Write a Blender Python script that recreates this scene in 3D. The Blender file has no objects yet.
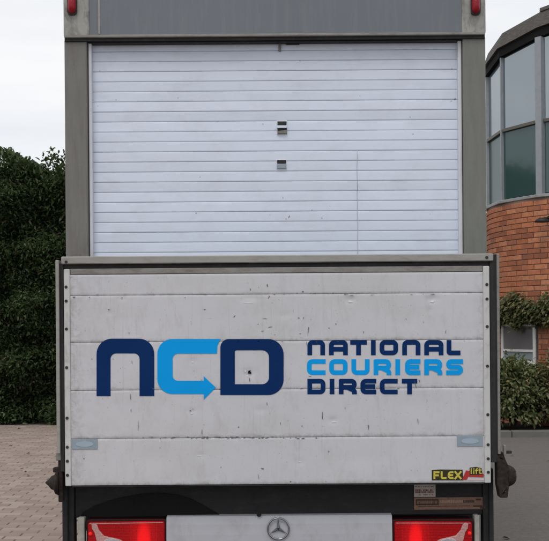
import bpy, bmesh, math, random
import numpy as np
from mathutils import Vector, Matrix
from mathutils.geometry import tessellate_polygon

random.seed(7)
rng = np.random.default_rng(7)
S = bpy.context.scene
COL = S.collection
R = math.radians

# ------------------------------------------------------------------ camera
F = 1000.0                      # focal length in photograph pixels (549 px wide)
CX, HY = 274.5, 325.0           # principal column, horizon row
CAMH, CAMD = 1.5, 5.0
ROLL = 0.0075
cd = bpy.data.cameras.new('camera')
cam = bpy.data.objects.new('camera', cd)
COL.objects.link(cam)
cd.sensor_width = 36.0
cd.lens = 36.0 * F / 549.0
cd.shift_y = (HY - 270.5) / 549.0
cd.clip_start = 0.05
cd.clip_end = 3000.0
cam.matrix_world = (Matrix.Translation((0, -CAMD, CAMH)) @ Matrix.Rotation(R(90), 4, 'X')
                    @ Matrix.Rotation(-ROLL, 4, 'Z'))
S.camera = cam

# ------------------------------------------------------------------ world
w = bpy.data.worlds.new('World')
S.world = w
w.use_nodes = True
nt = w.node_tree
bg = nt.nodes['Background']
SUN_EL, SUN_AZ = 58.0, 200.0    # behind the camera, a little to its left
sky = nt.nodes.new('ShaderNodeTexSky')
sky.sky_type = 'NISHITA'
sky.sun_disc = False
sky.sun_elevation = R(SUN_EL)
sky.sun_rotation = R(SUN_AZ)
tc = nt.nodes.new('ShaderNodeTexCoord')
mp = nt.nodes.new('ShaderNodeMapping')
mp.inputs['Scale'].default_value = (1.2, 1.2, 7.0)
no = nt.nodes.new('ShaderNodeTexNoise')
no.inputs['Scale'].default_value = 1.6
no.inputs['Detail'].default_value = 5
no.inputs['Roughness'].default_value = 0.5
cr = nt.nodes.new('ShaderNodeValToRGB')
cr.color_ramp.elements[0].position = 0.36
cr.color_ramp.elements[0].color = (0.83, 0.85, 0.89, 1)
cr.color_ramp.elements[1].position = 0.62
cr.color_ramp.elements[1].color = (1.0, 1.0, 1.0, 1)
sc = nt.nodes.new('ShaderNodeVectorMath')
sc.operation = 'SCALE'
sc.inputs['Scale'].default_value = 10.4
mx = nt.nodes.new('ShaderNodeMix')
mx.data_type = 'RGBA'
mx.inputs[0].default_value = 0.93
nt.links.new(tc.outputs['Generated'], mp.inputs['Vector'])
nt.links.new(mp.outputs['Vector'], no.inputs['Vector'])
nt.links.new(no.outputs['Fac'], cr.inputs['Fac'])
nt.links.new(cr.outputs['Color'], sc.inputs[0])
nt.links.new(sky.outputs['Color'], mx.inputs[6])
nt.links.new(sc.outputs[0], mx.inputs[7])
nt.links.new(mx.outputs[2], bg.inputs['Color'])
bg.inputs['Strength'].default_value = 0.1

sl = bpy.data.lights.new('sun', 'SUN')
sl.energy = 1.0
sl.angle = R(25)
sl.color = (1.0, 0.975, 0.94)
so = bpy.data.objects.new('sun', sl)
COL.objects.link(so)
az = R(SUN_AZ)
sdir = Vector((math.sin(az) * math.cos(R(SUN_EL)), math.cos(az) * math.cos(R(SUN_EL)), math.sin(R(SUN_EL))))
so.rotation_euler = sdir.to_track_quat('Z', 'Y').to_euler()
so.location = (0, -8, 12)

vs = S.view_settings
vs.view_transform = 'Standard'
vs.look = 'None'
vs.gamma = 1.0
vs.exposure = 0.0
vs.use_curve_mapping = False


# ------------------------------------------------------------------ pixel -> place
def X(px, D, py=HY):
    return ((px - CX) - (py - HY) * ROLL) * D / F


def Z(py, D, px=CX):
    return CAMH - ((py - HY) + (px - CX) * ROLL) * D / F


# ------------------------------------------------------------------ materials
def lin(r, g, b):
    f = lambda c: (c / 255 / 12.92) if c / 255 <= 0.04045 else ((c / 255 + 0.055) / 1.055) ** 2.4
    return (f(r), f(g), f(b))


class NT:
    def __init__(s, name):
        s.m = bpy.data.materials.new(name)
        s.m.use_nodes = True
        s.t = s.m.node_tree
        s.b = s.t.nodes['Principled BSDF']
        s.out = s.t.nodes['Material Output']

    def n(s, kind, **kw):
        x = s.t.nodes.new('ShaderNode' + kind)
        for k, v in kw.items():
            setattr(x, k, v)
        return x

    def l(s, a, b):
        s.t.links.new(a, b)

    def coords(s, scale=(1, 1, 1), kind='Object'):
        c = s.n('TexCoord')
        m = s.n('Mapping')
        m.inputs['Scale'].default_value = scale
        s.l(c.outputs[kind], m.inputs['Vector'])
        return m.outputs['Vector']

    def pos(s, scale=(1, 1, 1)):
        c = s.n('NewGeometry')
        m = s.n('Mapping')
        m.inputs['Scale'].default_value = scale
        s.l(c.outputs['Position'], m.inputs['Vector'])
        return m.outputs['Vector']

    def noise(s, vec, scale, detail=4, rough=0.55, dist=0.0):
        x = s.n('TexNoise')
        x.inputs['Scale'].default_value = scale
        x.inputs['Detail'].default_value = detail
        x.inputs['Roughness'].default_value = rough
        x.inputs['Distortion'].default_value = dist
        s.l(vec, x.inputs['Vector'])
        return x.outputs['Fac']

    def ramp(s, fac, stops):
        x = s.n('ValToRGB')
        e = x.color_ramp.elements
        while len(e) < len(stops):
            e.new(0.5)
        for i, (p, c) in enumerate(stops):
            e[i].position = p
            e[i].color = (c, c, c, 1) if not isinstance(c, tuple) else (*c, 1)
        s.l(fac, x.inputs['Fac'])
        return x.outputs['Color']

    def mix(s, fac, a, b, mode='MIX'):
        x = s.n('Mix', data_type='RGBA', blend_type=mode)
        for sock, v in ((x.inputs[0], fac), (x.inputs[6], a), (x.inputs[7], b)):
            if isinstance(v, (int, float)):
                sock.default_value = v
            elif isinstance(v, tuple):
                sock.default_value = (*v, 1)
            else:
                s.l(v, sock)
        return x.outputs[2]

    def bump(s, fac, strength, dist=0.005):
        x = s.n('Bump')
        x.inputs['Strength'].default_value = strength
        x.inputs['Distance'].default_value = dist
        s.l(fac, x.inputs['Height'])
        s.l(x.outputs['Normal'], s.b.inputs['Normal'])


def weathered(name, col, rough=0.5, metal=0.0, dirt=(0.12, 0.11, 0.09), dirt_amt=0.5, lo=0.5, hi=0.75, var=0.12,
              scale=3.0, streak=(1, 1, 1), bump=0.08, rand=0.0, fine=60.0, spec=0.35):
    """paint or metal with soft tone changes, grime patches and fine relief, in place coordinates"""
    t = NT(name)
    v = t.pos()
    vs_ = t.pos(streak)
    big = t.noise(v, scale, 5, 0.6)
    c = t.mix(big, tuple(x * (1 - var) for x in col), tuple(min(1, x * (1 + var)) for x in col))
    if rand:
        oi = t.n('ObjectInfo')
        c = t.mix(1.0, c, t.ramp(oi.outputs['Random'], [(0, 1 - rand), (1, 1 + 0 * rand)]), 'MULTIPLY')
    g = t.noise(vs_, scale * 2.3, 8, 0.7, 0.3)
    m = t.ramp(g, [(lo, 0.0), (hi, dirt_amt)])
    c = t.mix(m, c, dirt)
    t.l(c, t.b.inputs['Base Color'])
    fn = t.noise(v, fine, 3)
    r = t.ramp(fn, [(0.3, max(0.05, rough - 0.1)), (0.7, min(1, rough + 0.12))])
    t.l(r, t.b.inputs['Roughness'])
    t.b.inputs['Metallic'].default_value = metal
    t.b.inputs['Specular IOR Level'].default_value = spec
    if bump:
        t.bump(fn, bump, 0.003)
    return t.m


def plain(name, col, rough=0.5, metal=0.0, coat=0.0, var=0.1, scale=25.0, bump=0.05, spec=0.3):
    t = NT(name)
    v = t.pos()
    n = t.noise(v, scale, 4)
    t.l(t.mix(n, tuple(x * (1 - var) for x in col), tuple(min(1, x * (1 + var)) for x in col)), t.b.inputs['Base Color'])
    t.b.inputs['Roughness'].default_value = rough
    t.b.inputs['Metallic'].default_value = metal
    t.b.inputs['Coat Weight'].default_value = coat
    t.b.inputs['Specular IOR Level'].default_value = spec
    if bump:
        t.bump(n, bump, 0.002)
    return t.m


def leafmat(name, stops, trans=0.3, rough=0.45):
    t = NT(name)
    g = t.n('NewGeometry')
    rnd = g.outputs['Random Per Island']
    c = t.ramp(rnd, stops)
    v = t.pos()
    n = t.noise(v, 2.2, 3)
    c2 = t.mix(1.0, c, t.ramp(n, [(0.3, 0.8), (0.7, 1.0)]), 'MULTIPLY')
    t.l(c2, t.b.inputs['Base Color'])
    t.b.inputs['Roughness'].default_value = rough
    t.b.inputs['Specular IOR Level'].default_value = 0.25
    tr = t.n('BsdfTranslucent')
    t.l(c2, tr.inputs['Color'])
    ms = t.n('MixShader')
    ms.inputs[0].default_value = trans
    t.l(t.b.outputs[0], ms.inputs[1])
    t.l(tr.outputs[0], ms.inputs[2])
    t.l(ms.outputs[0], t.out.inputs['Surface'])
    return t.m


M = {}
M['panel_plain'] = weathered('platform_paint', (0.555, 0.552, 0.575), 0.42, 0.0, (0.30, 0.285, 0.25), 0.42, 0.48, 0.85, 0.07, 2.6, (1.6, 1, 0.7), 0.05)
def panel_mat():
    t = NT('platform_plank')
    v = t.pos()
    big = t.noise(v, 2.6, 5, 0.6)
    c = t.mix(big, (0.53, 0.53, 0.56), (0.605, 0.60, 0.635))
    warm = t.noise(t.pos((1.4, 1, 2.0)), 1.7, 4, 0.6)
    c = t.mix(t.ramp(warm, [(0.5, 0.0), (0.75, 0.35)]), c, (0.48, 0.47, 0.435))
    g = t.noise(t.pos((2.2, 1, 0.8)), 7.0, 8, 0.72, 0.4)
    c = t.mix(t.ramp(g, [(0.52, 0.0), (0.85, 0.4)]), c, (0.28, 0.26, 0.23))
    cc = t.n('TexCoord')
    sp = t.n('SeparateXYZ')
    t.l(cc.outputs['Generated'], sp.inputs[0])
    ez = t.ramp(sp.outputs['Z'], [(0.0, 1.0), (0.10, 0.12), (0.5, 0.0), (0.96, 0.05), (1.0, 0.6)])
    ex_ = t.ramp(sp.outputs['X'], [(0.0, 0.8), (0.035, 0.15), (0.12, 0.0), (0.975, 0.0), (1.0, 0.6)])
    ed = t.mix(1.0, ez, ex_, 'SCREEN')
    gn = t.noise(t.pos((3, 1, 3)), 9.0, 8, 0.75, 0.6)
    ed = t.mix(1.0, ed, t.ramp(gn, [(0.42, 0.0), (0.7, 0.75)]), 'MULTIPLY')
    c = t.mix(ed, c, (0.20, 0.18, 0.155))
    sk = t.noise(t.pos((40, 1, 1.2)), 3.0, 3, 0.6)          # thin run marks
    c = t.mix(t.ramp(sk, [(0.62, 0.0), (0.75, 0.28)]), c, (0.33, 0.31, 0.28))
    spk = t.noise(v, 95, 2, 0.5)
    c = t.mix(t.ramp(spk, [(0.68, 0.0), (0.78, 0.5)]), c, (0.25, 0.23, 0.21))
    t.l(c, t.b.inputs['Base Color'])
    fn = t.noise(v, 40, 4)
    t.l(t.ramp(fn, [(0.3, 0.32), (0.7, 0.52)]), t.b.inputs['Roughness'])
    t.b.inputs['Specular IOR Level'].default_value = 0.4
    t.bump(t.noise(v, 14, 4), 0.10, 0.01)
    return t.m


M['panel'] = panel_mat()
M['slat'] = weathered('shutter_paint', (0.72, 0.785, 0.905), 0.38, 0.0, (0.44, 0.46, 0.52), 0.40, 0.47, 0.85, 0.06, 2.4, (1.0, 1, 1.8), 0.04, rand=0.09)
M['track'] = weathered('track_paint', (0.66, 0.67, 0.71), 0.4, 0.0, (0.2, 0.19, 0.18), 0.5, 0.5, 0.8, 0.08, 4, (3, 1, 0.6), 0.04)
M['post'] = weathered('post_metal', (0.185, 0.180, 0.168), 0.6, 0.05, (0.10, 0.08, 0.065), 0.6, 0.45, 0.8, 0.16, 3.5, (4, 1, 0.5), 0.15)
M['post_green'] = weathered('post_metal_green', (0.185, 0.193, 0.175), 0.6, 0.05, (0.13, 0.12, 0.09), 0.5, 0.45, 0.8, 0.14, 3.5, (4, 1, 0.5), 0.15)
M['cap'] = weathered('corner_casting', (0.33, 0.325, 0.30), 0.6, 0.1, (0.10, 0.09, 0.08), 0.75, 0.45, 0.7, 0.22, 7, (1.4, 1, 0.8), 0.25)
M['header'] = weathered('header_paint', (0.160, 0.178, 0.200), 0.45, 0.05, (0.26, 0.25, 0.23), 0.35, 0.5, 0.8, 0.10, 2.5, (6, 1, 0.5), 0.06)
M['lip'] = weathered('lip_metal', (0.26, 0.25, 0.235), 0.5, 0.3, (0.10, 0.08, 0.06), 0.6, 0.45, 0.75, 0.15, 6, (1, 1, 3), 0.12)
M['bar'] = weathered('bar_metal', (0.33, 0.32, 0.30), 0.5, 0.2, (0.14, 0.12, 0.09), 0.55, 0.48, 0.8, 0.12, 5, (0.8, 1, 3), 0.12)
M['rail'] = weathered('rail_paint', (0.56, 0.56, 0.55), 0.45, 0.05, (0.2, 0.17, 0.13), 0.6, 0.5, 0.8, 0.1, 6, (2, 1, 1), 0.1)
M['dark'] = weathered('dark_steel_and_shade', (0.030, 0.030, 0.031), 0.6, 0.0, (0.085, 0.078, 0.07), 0.6, 0.5, 0.8, 0.25, 5, (1, 1, 1), 0.15, spec=0.2)
M['black'] = weathered('black_beam', (0.024, 0.024, 0.026), 0.6, 0.0, (0.06, 0.055, 0.05), 0.6, 0.48, 0.85, 0.25, 6, (0.7, 1, 2), 0.1, spec=0.15)
M['black_plate'] = weathered('black_plate', (0.009, 0.009, 0.010), 0.6, 0.0, (0.022, 0.02, 0.02), 0.4, 0.5, 0.85, 0.25, 4, (0.7, 1, 2), 0.1, spec=0.1)
M['rust'] = weathered('rusty_steel', (0.040, 0.031, 0.028), 0.85, 0.0, (0.014, 0.012, 0.011), 0.9, 0.4, 0.65, 0.3, 18, (1, 1, 1), 0.6, spec=0.15)
M['bumper'] = weathered('bumper_paint', (0.445, 0.45, 0.485), 0.35, 0.0, (0.20, 0.19, 0.18), 0.5, 0.5, 0.85, 0.08, 4, (1, 1, 0.5), 0.06)
M['bracket'] = weathered('bracket_paint', (0.40, 0.39, 0.35), 0.55, 0.1, (0.15, 0.12, 0.1), 0.6, 0.45, 0.8, 0.15, 10, (1, 1, 1), 0.15)
M['side'] = weathered('box_side', (0.62, 0.62, 0.63), 0.4, 0.0, (0.3, 0.28, 0.25), 0.4, 0.5, 0.85, 0.06, 2, (1, 1, 0.6), 0.04)
M['bolt'] = plain('bolt_steel', (0.05, 0.047, 0.045), 0.5, 0.5, 0, 0.3, 200)
M['navy'] = plain('navy_vinyl', (0.0006, 0.024, 0.112), 0.4, 0, 0, 0.12, 6, 0.02, 0.12)
M['blue'] = plain('light_blue_vinyl', (0.001, 0.33, 0.80), 0.4, 0, 0, 0.06, 6, 0.02, 0.12)
M['scuff'] = plain('scuff_dark', (0.17, 0.155, 0.145), 0.8, 0, 0, 0.4, 120)
M['hole'] = plain('hole_black', (0.012, 0.012, 0.012), 0.8)
M['pale_blue'] = weathered('reflector_blue', (0.27, 0.33, 0.385), 0.4, 0.0, (0.2, 0.2, 0.2), 0.5, 0.5, 0.8, 0.1, 30, (1, 1, 1), 0.05)
M['sky_blue'] = plain('reflector_blue_oval', (0.33, 0.41, 0.49), 0.4)
M['yellow'] = plain('sticker_yellow', (0.56, 0.48, 0.075), 0.5)
M['sticker_black'] = plain('sticker_black', (0.035, 0.030, 0.012), 0.4)
M['sticker_red'] = plain('sticker_red', (0.42, 0.030, 0.028), 0.4)
M['sticker_pink'] = plain('sticker_pink', (0.62, 0.50, 0.50), 0.5)
M['label'] = weathered('label_white', (0.42, 0.38, 0.35), 0.6, 0, (0.2, 0.15, 0.12), 0.5, 0.45, 0.75, 0.12, 40, (1, 1, 1), 0.05)
M['label_text'] = plain('label_text', (0.16, 0.06, 0.05), 0.6)
M['copper'] = weathered('plate_copper', (0.22, 0.125, 0.085), 0.6, 0.1, (0.09, 0.06, 0.05), 0.6, 0.45, 0.75, 0.15, 30, (1, 1, 1), 0.1)
M['copper_text'] = plain('plate_text', (0.045, 0.028, 0.022), 0.6)
M['copper_light'] = plain('plate_light_text', (0.34, 0.24, 0.19), 0.6)
M['chrome'] = plain('emblem_chrome', (0.30, 0.31, 0.33), 0.22, 0.9, 0, 0.2, 60)
M['tyre'] = plain('tyre_rubber', (0.022, 0.022, 0.023), 0.85, 0, 0, 0.3, 40, 0.2)
M['rim'] = plain('rim_steel', (0.3, 0.3, 0.31), 0.45, 0.5)
M['glass_dark'] = plain('cab_glass', (0.02, 0.025, 0.028), 0.06)
M['cab'] = plain('cab_paint', (0.60, 0.61, 0.63), 0.3, 0, 0.4)
M['cord'] = plain('cord_grey', (0.52, 0.54, 0.60), 0.7)


def redlens(name, col, emit=0.0, glow=None):
    t = NT(name)
    v = t.pos((60, 60, 60))
    ch = t.n('TexVoronoi')
    ch.inputs['Scale'].default_value = 2.4
    t.l(v, ch.inputs['Vector'])
    d = ch.outputs['Distance']
    t.l(t.mix(d, tuple(min(1, x * 1.2) for x in col), tuple(x * 0.72 for x in col)), t.b.inputs['Base Color'])
    t.b.inputs['Roughness'].default_value = 0.3
    t.b.inputs['Specular IOR Level'].default_value = 0.15
    t.b.inputs['Coat Weight'].default_value = 0.2
    t.b.inputs['Coat Roughness'].default_value = 0.06
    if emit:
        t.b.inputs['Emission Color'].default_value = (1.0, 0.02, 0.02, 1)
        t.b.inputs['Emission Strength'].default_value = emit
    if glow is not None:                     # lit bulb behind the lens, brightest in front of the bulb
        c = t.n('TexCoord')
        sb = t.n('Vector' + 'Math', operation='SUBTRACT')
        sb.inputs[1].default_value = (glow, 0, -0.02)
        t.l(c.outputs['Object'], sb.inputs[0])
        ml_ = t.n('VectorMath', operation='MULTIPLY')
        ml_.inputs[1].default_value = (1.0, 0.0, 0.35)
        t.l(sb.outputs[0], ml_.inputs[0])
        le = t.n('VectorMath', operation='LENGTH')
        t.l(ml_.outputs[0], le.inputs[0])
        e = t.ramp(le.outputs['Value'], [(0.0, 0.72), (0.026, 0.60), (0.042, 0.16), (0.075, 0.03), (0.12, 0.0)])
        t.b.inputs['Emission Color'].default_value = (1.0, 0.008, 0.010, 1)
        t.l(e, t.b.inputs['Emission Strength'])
    wv = t.n('TexWave', wave_type='BANDS', bands_direction='X')
    wv.inputs['Scale'].default_value = 42
    t.l(t.pos(), wv.inputs['Vector'])
    wz = t.n('TexWave', wave_type='BANDS', bands_direction='Z')
    wz.inputs['Scale'].default_value = 42
    t.l(t.pos(), wz.inputs['Vector'])
    t.bump(t.mix(0.5, wv.outputs['Color'], wz.outputs['Color']), 0.25, 0.003)
    return t.m


M['red'] = redlens('red_lens', (0.66, 0.006, 0.010))
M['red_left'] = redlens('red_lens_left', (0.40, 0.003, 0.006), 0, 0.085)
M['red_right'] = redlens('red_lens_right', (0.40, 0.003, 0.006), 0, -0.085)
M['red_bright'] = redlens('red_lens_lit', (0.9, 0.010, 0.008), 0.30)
M['red_dark'] = redlens('red_lens_edge', (0.035, 0.005, 0.006))
M['clear'] = redlens('clear_lens', (0.52, 0.29, 0.27))
M['lens_grey'] = redlens('reverse_lens', (0.46, 0.42, 0.43))
M['marker'] = redlens('marker_lens', (0.30, 0.012, 0.022))


# ------------------------------------------------------------------ object helpers
WL = {}     # object -> world location (parents are never rotated)


def link(o, parent, loc):
    COL.objects.link(o)
    if parent:
        o.parent = parent
        o.location = Vector(loc) - WL[parent.name]
    else:
        o.location = loc
    WL[o.name] = Vector(loc)
    return o


def obj(name, bm, mat, parent=None, smooth=False, origin=None):
    me = bpy.data.meshes.new(name)
    if origin is None:
        lo = Vector([min(v.co[i] for v in bm.verts) for i in range(3)])
        hi = Vector([max(v.co[i] for v in bm.verts) for i in range(3)])
        origin = (lo + hi) / 2
    bmesh.ops.translate(bm, verts=bm.verts, vec=-Vector(origin))
    bmesh.ops.recalc_face_normals(bm, faces=bm.faces)
    bm.to_mesh(me)
    bm.free()
    me.materials.append(M[mat] if isinstance(mat, str) else mat)
    if smooth:
        for p in me.polygons:
            p.use_smooth = True
    return link(bpy.data.objects.new(name, me), parent, origin)


def empty(name, loc, label, cat, group=None):
    o = bpy.data.objects.new(name, None)
    link(o, None, loc)
    tag(o, label, cat, group)
    return o


def tag(o, label=None, cat=None, group=None, kind=None):
    for k, v in (('label', label), ('category', cat), ('group', group), ('kind', kind)):
        if v:
            o[k] = v
    return o


def add_box(bm, x0, x1, y0, y1, z0, z1, bev=0.0, seg=1):
    r = bmesh.ops.create_cube(bm, size=1)
    vs_ = r['verts']
    for v in vs_:
        v.co = Vector(((x0 + x1) / 2 + v.co.x * (x1 - x0), (y0 + y1) / 2 + v.co.y * (y1 - y0), (z0 + z1) / 2 + v.co.z * (z1 - z0)))
    if bev:
        es = list({e for v in vs_ for e in v.link_edges})
        bmesh.ops.bevel(bm, geom=es, offset=bev, segments=seg, affect='EDGES', profile=0.5)
    return bm


def box(name, x0, x1, y0, y1, z0, z1, mat, parent=None, bev=0.002, seg=1):
    bm = bmesh.new()
    add_box(bm, min(x0, x1), max(x0, x1), min(y0, y1), max(y0, y1), min(z0, z1), max(z0, z1), bev, seg)
    return obj(name, bm, mat, parent)


def pxbox(name, px0, px1, py0, py1, y, depth, mat, parent, bev=0.002, xr=HY, zr=CX, seg=1):
    """front face lies in the plane y; measured rectangle px,py; goes depth back"""
    D = y + CAMD
    return box(name, X(px0, D, xr), X(px1, D, xr), y, y + depth, Z(py1, D, zr), Z(py0, D, zr), mat, parent, bev, seg)


def add_prism(bm, loops, y0, y1, mapf=None):
    """loops: outer first then holes, lists of (x,z). Front at y0, back at y1"""
    pts = [[Vector((a, b, 0)) for a, b in lp] for lp in loops]
    tris = tessellate_polygon(pts)
    flat = [p for lp in pts for p in lp]
    fr = [bm.verts.new((p.x, y0, p.y)) for p in flat]
    bk = [bm.verts.new((p.x, y1, p.y)) for p in flat]
    for t in tris:
        if len(set(t)) == 3:
            try:
                bm.faces.new([fr[i] for i in t])
                bm.faces.new([bk[i] for i in reversed(t)])
            except ValueError:
                pass
    k = 0
    for lp in pts:
        n = len(lp)
        for i in range(n):
            a, b = k + i, k + (i + 1) % n
            try:
                bm.faces.new((fr[a], fr[b], bk[b], bk[a]))
            except ValueError:
                pass
        k += n
    return bm


def fillet(pts, closed=True, n=6):
    """pts: (x,y,r); returns rounded polyline"""
    out = []
    N = len(pts)
    for i, (x, y, r) in enumerate(pts):
        if r <= 0 or (not closed and i in (0, N - 1)):
            out.append((x, y))
            continue
        p = Vector((x, y))
        a = Vector(pts[i - 1][:2]) - p
        b = Vector(pts[(i + 1) % N][:2]) - p
        ang = a.angle(b)
        t = min(r / math.tan(ang / 2), a.length * 0.5, b.length * 0.5)
        rr = t * math.tan(ang / 2)
        a.normalize()
        b.normalize()
        c = p + (a + b).normalized() * (rr / math.sin(ang / 2))
        s, e = p + a * t - c, p + b * t - c
        a0 = math.atan2(s.y, s.x)
        da = math.atan2(e.y, e.x) - a0
        while da > math.pi:
            da -= 2 * math.pi
        while da < -math.pi:
            da += 2 * math.pi
        for k in range(n + 1):
            th = a0 + da * k / n
            out.append((c.x + rr * math.cos(th), c.y + rr * math.sin(th)))
    return out


def add_lathe(bm, prof, center, axis='X', n=24):
    """prof: (r, t) along the axis"""
    c = Vector(center)
    rings = []
    for r, t in prof:
        ring = []
        for k in range(n):
            a = 2 * math.pi * k / n
            u, v = r * math.cos(a), r * math.sin(a)
            ring.append(bm.verts.new(c + Vector({'X': (t, u, v), 'Y': (u, t, v), 'Z': (u, v, t)}[axis])))
        rings.append(ring)
    for a, b in zip(rings, rings[1:]):
        for k in range(n):
            bm.faces.new((a[k], a[(k + 1) % n], b[(k + 1) % n], b[k]))
    for ring, rev in ((rings[0], False), (rings[-1], True)):
        try:
            bm.faces.new(ring[::-1] if rev else ring)
        except ValueError:
            pass
    return bm


def add_tube(bm, path, rad, n=6):
    rings = []
    P = [Vector(p) for p in path]
    for i, p in enumerate(P):
        d = (P[min(i + 1, len(P) - 1)] - P[max(i - 1, 0)]).normalized()
        u = d.orthogonal().normalized()
        v = d.cross(u)
        r = rad[i] if isinstance(rad, (list, tuple)) else rad
        rings.append([bm.verts.new(p + r * (u * math.cos(2 * math.pi * k / n) + v * math.sin(2 * math.pi * k / n))) for k in range(n)])
    for a, b in zip(rings, rings[1:]):
        o = min(range(n), key=lambda q: (b[q].co - a[0].co).length)
        for k in range(n):
            bm.faces.new((a[k], a[(k + 1) % n], b[(k + 1 + o) % n], b[(k + o) % n]))
    bm.faces.new(rings[0][::-1])
    bm.faces.new(rings[-1])
    return bm


def copy_to(src, name, parent, loc, rotz=0.0):
    o = bpy.data.objects.new(name, src.data)
    link(o, parent, loc)
    o.rotation_euler.z = rotz
    return o


# ================================================================== SETTING
# ---- ground sheet (grey tarmac)
def ground_mat():
    t = NT('tarmac')
    v = t.pos()
    a = t.noise(v, 0.55, 5, 0.6)
    b = t.noise(v, 180, 2)
    c = t.mix(a, (0.112, 0.100, 0.093), (0.165, 0.148, 0.136))
    c = t.mix(t.ramp(b, [(0.35, 0.0), (0.75, 0.75)]), c, (0.255, 0.232, 0.212))
    md = t.noise(v, 22, 4, 0.7)
    c = t.mix(t.ramp(md, [(0.4, 0.0), (0.7, 0.5)]), c, (0.085, 0.076, 0.072))
    st = t.noise(t.pos((0.5, 2.5, 1)), 2.5, 6, 0.7)
    c = t.mix(t.ramp(st, [(0.48, 0.0), (0.75, 0.35)]), c, (0.095, 0.088, 0.085))
    t.l(c, t.b.inputs['Base Color'])
    t.b.inputs['Roughness'].default_value = 0.85
    t.bump(b, 0.8, 0.01)
    return t.m


M['tarmac'] = ground_mat()
bm = bmesh.new()
bmesh.ops.create_grid(bm, x_segments=8, y_segments=8, size=600)
tag(obj('ground', bm, 'tarmac'), kind='structure')

# ---- block paving left of the truck
PX1, PY0, PY1 = -0.72, -4.6, 10.16
M['sand'] = plain('paving_sand', (0.175, 0.145, 0.128), 0.95, 0, 0, 0.3, 30, 0.3)


def paver_mat():
    t = NT('paving_block')
    oi = t.n('ObjectInfo')
    g = t.n('NewGeometry')
    rnd = t.n('Math', operation='FRACT')
    ad = t.n('Math', operation='ADD')
    t.l(oi.outputs['Random'], ad.inputs[0])
    t.l(g.outputs['Random Per Island'], ad.inputs[1])
    t.l(ad.outputs[0], rnd.inputs[0])
    c = t.ramp(rnd.outputs[0], [(0.0, (0.255, 0.188, 0.158)), (0.35, (0.290, 0.220, 0.184)), (0.7, (0.318, 0.246, 0.208)), (1.0, (0.355, 0.285, 0.246))])
    v = t.pos()
    n = t.noise(v, 1.1, 6, 0.65)
    c = t.mix(t.ramp(n, [(0.5, 0.0), (0.75, 0.4)]), c, (0.15, 0.125, 0.11))
    f = t.noise(v, 140, 3)
    c = t.mix(t.ramp(f, [(0.4, 0.0), (0.8, 0.35)]), c, (0.42, 0.37, 0.33))
    t.l(c, t.b.inputs['Base Color'])
    t.b.inputs['Roughness'].default_value = 0.85
    t.bump(f, 0.45, 0.004)
    return t.m


M['paver'] = paver_mat()
bm = bmesh.new()
add_box(bm, -9.0, PX1, PY0, PY1, -0.03, 0.012)
paving = tag(obj('paving', bm, 'sand'), kind='structure')
bm = bmesh.new()
add_box(bm, -0.0975, 0.0975, -0.0475, 0.0475, -0.025, 0.0, 0.004)
for f in list(bm.faces):
    if f.normal.z < -0.9:
        bm.faces.remove(f)
pav_proto = None
inside, outside = [], []
row = 0
y = PY0 + 0.05
while y < PY1 - 0.04:
    x = PX1 - 0.1 - (0.1 if row % 2 else 0.0)
    while x > -7.6:
        D = y + CAMD
        pc = CX + x / D * F if D > 0.3 else -9999
        pr = HY + CAMH / D * F if D > 0.3 else 9999
        lst = inside if (-14 < pc < 70 and pr < 552) else outside
        lst.append((x, y, 0.016 + random.uniform(-0.0022, 0.0022)))
        x -= 0.2
    y += 0.1
    row += 1
inside.sort(key=lambda p: p[1])
outside += inside[300:]
inside = inside[:300]
me = bpy.data.meshes.new('paving_block')
bm.to_mesh(me)
me.materials.append(M['paver'])
for p in inside:
    o = bpy.data.objects.new('paving_block', me)
    link(o, paving, (p[0], p[1], p[2]))
    o.rotation_euler = (random.uniform(-.006, .006), random.uniform(-.006, .006), random.uniform(-.008, .008))
big = bmesh.new()
bv = np.array([v.co[:] for v in bm.verts])
bf = [[v.index for v in f.verts] for f in bm.faces]
V, Fc = [], []
for p in outside:
    k = len(V)
    V += [(a + p[0], b + p[1], c + p[2]) for a, b, c in bv]
    Fc += [[i + k for i in f] for f in bf]
big.free()
bm.free()
me = bpy.data.meshes.new('paving_blocks_rest')
me.from_pydata([(a, b, c - 0.0) for a, b, c in V], [], Fc)
me.materials.append(M['paver'])
o = link(bpy.data.objects.new('paving_blocks', me), paving, (0, 0, 0))
o['kind'] = 'stuff'
# edging strip between paving and tarmac
M['kerb'] = weathered('kerb_concrete', (0.155, 0.148, 0.138), 0.85, 0, (0.13, 0.12, 0.10), 0.6, 0.45, 0.75, 0.15, 3, (1, 1, 1), 0.4)
edging = tag(box('edging', PX1 + 0.002, PX1 + 0.05, PY0, PY1, -0.05, 0.014, 'sand', None, 0.0), kind='structure')
ey = PY0
while ey < PY1 - 0.3:
    box('edging_stone', PX1 + 0.003, PX1 + 0.055, ey + 0.004, ey + 0.906, -0.04, 0.022, 'kerb', edging, 0.005)
    ey += 0.91

# ================================================================== TRUCK
TC = X(276.9, 5.0)
truck = empty('delivery_truck', (TC, 3.2, 0), 'white and grey box delivery truck seen from behind, roller shutter down, tail lift raised', 'truck')
DF = 5.0
XL, XR = X(64, DF, 20), X(485.3, DF, 20)
ZB, ZT = 0.74, Z(-20, DF)
L = 4.1
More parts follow.
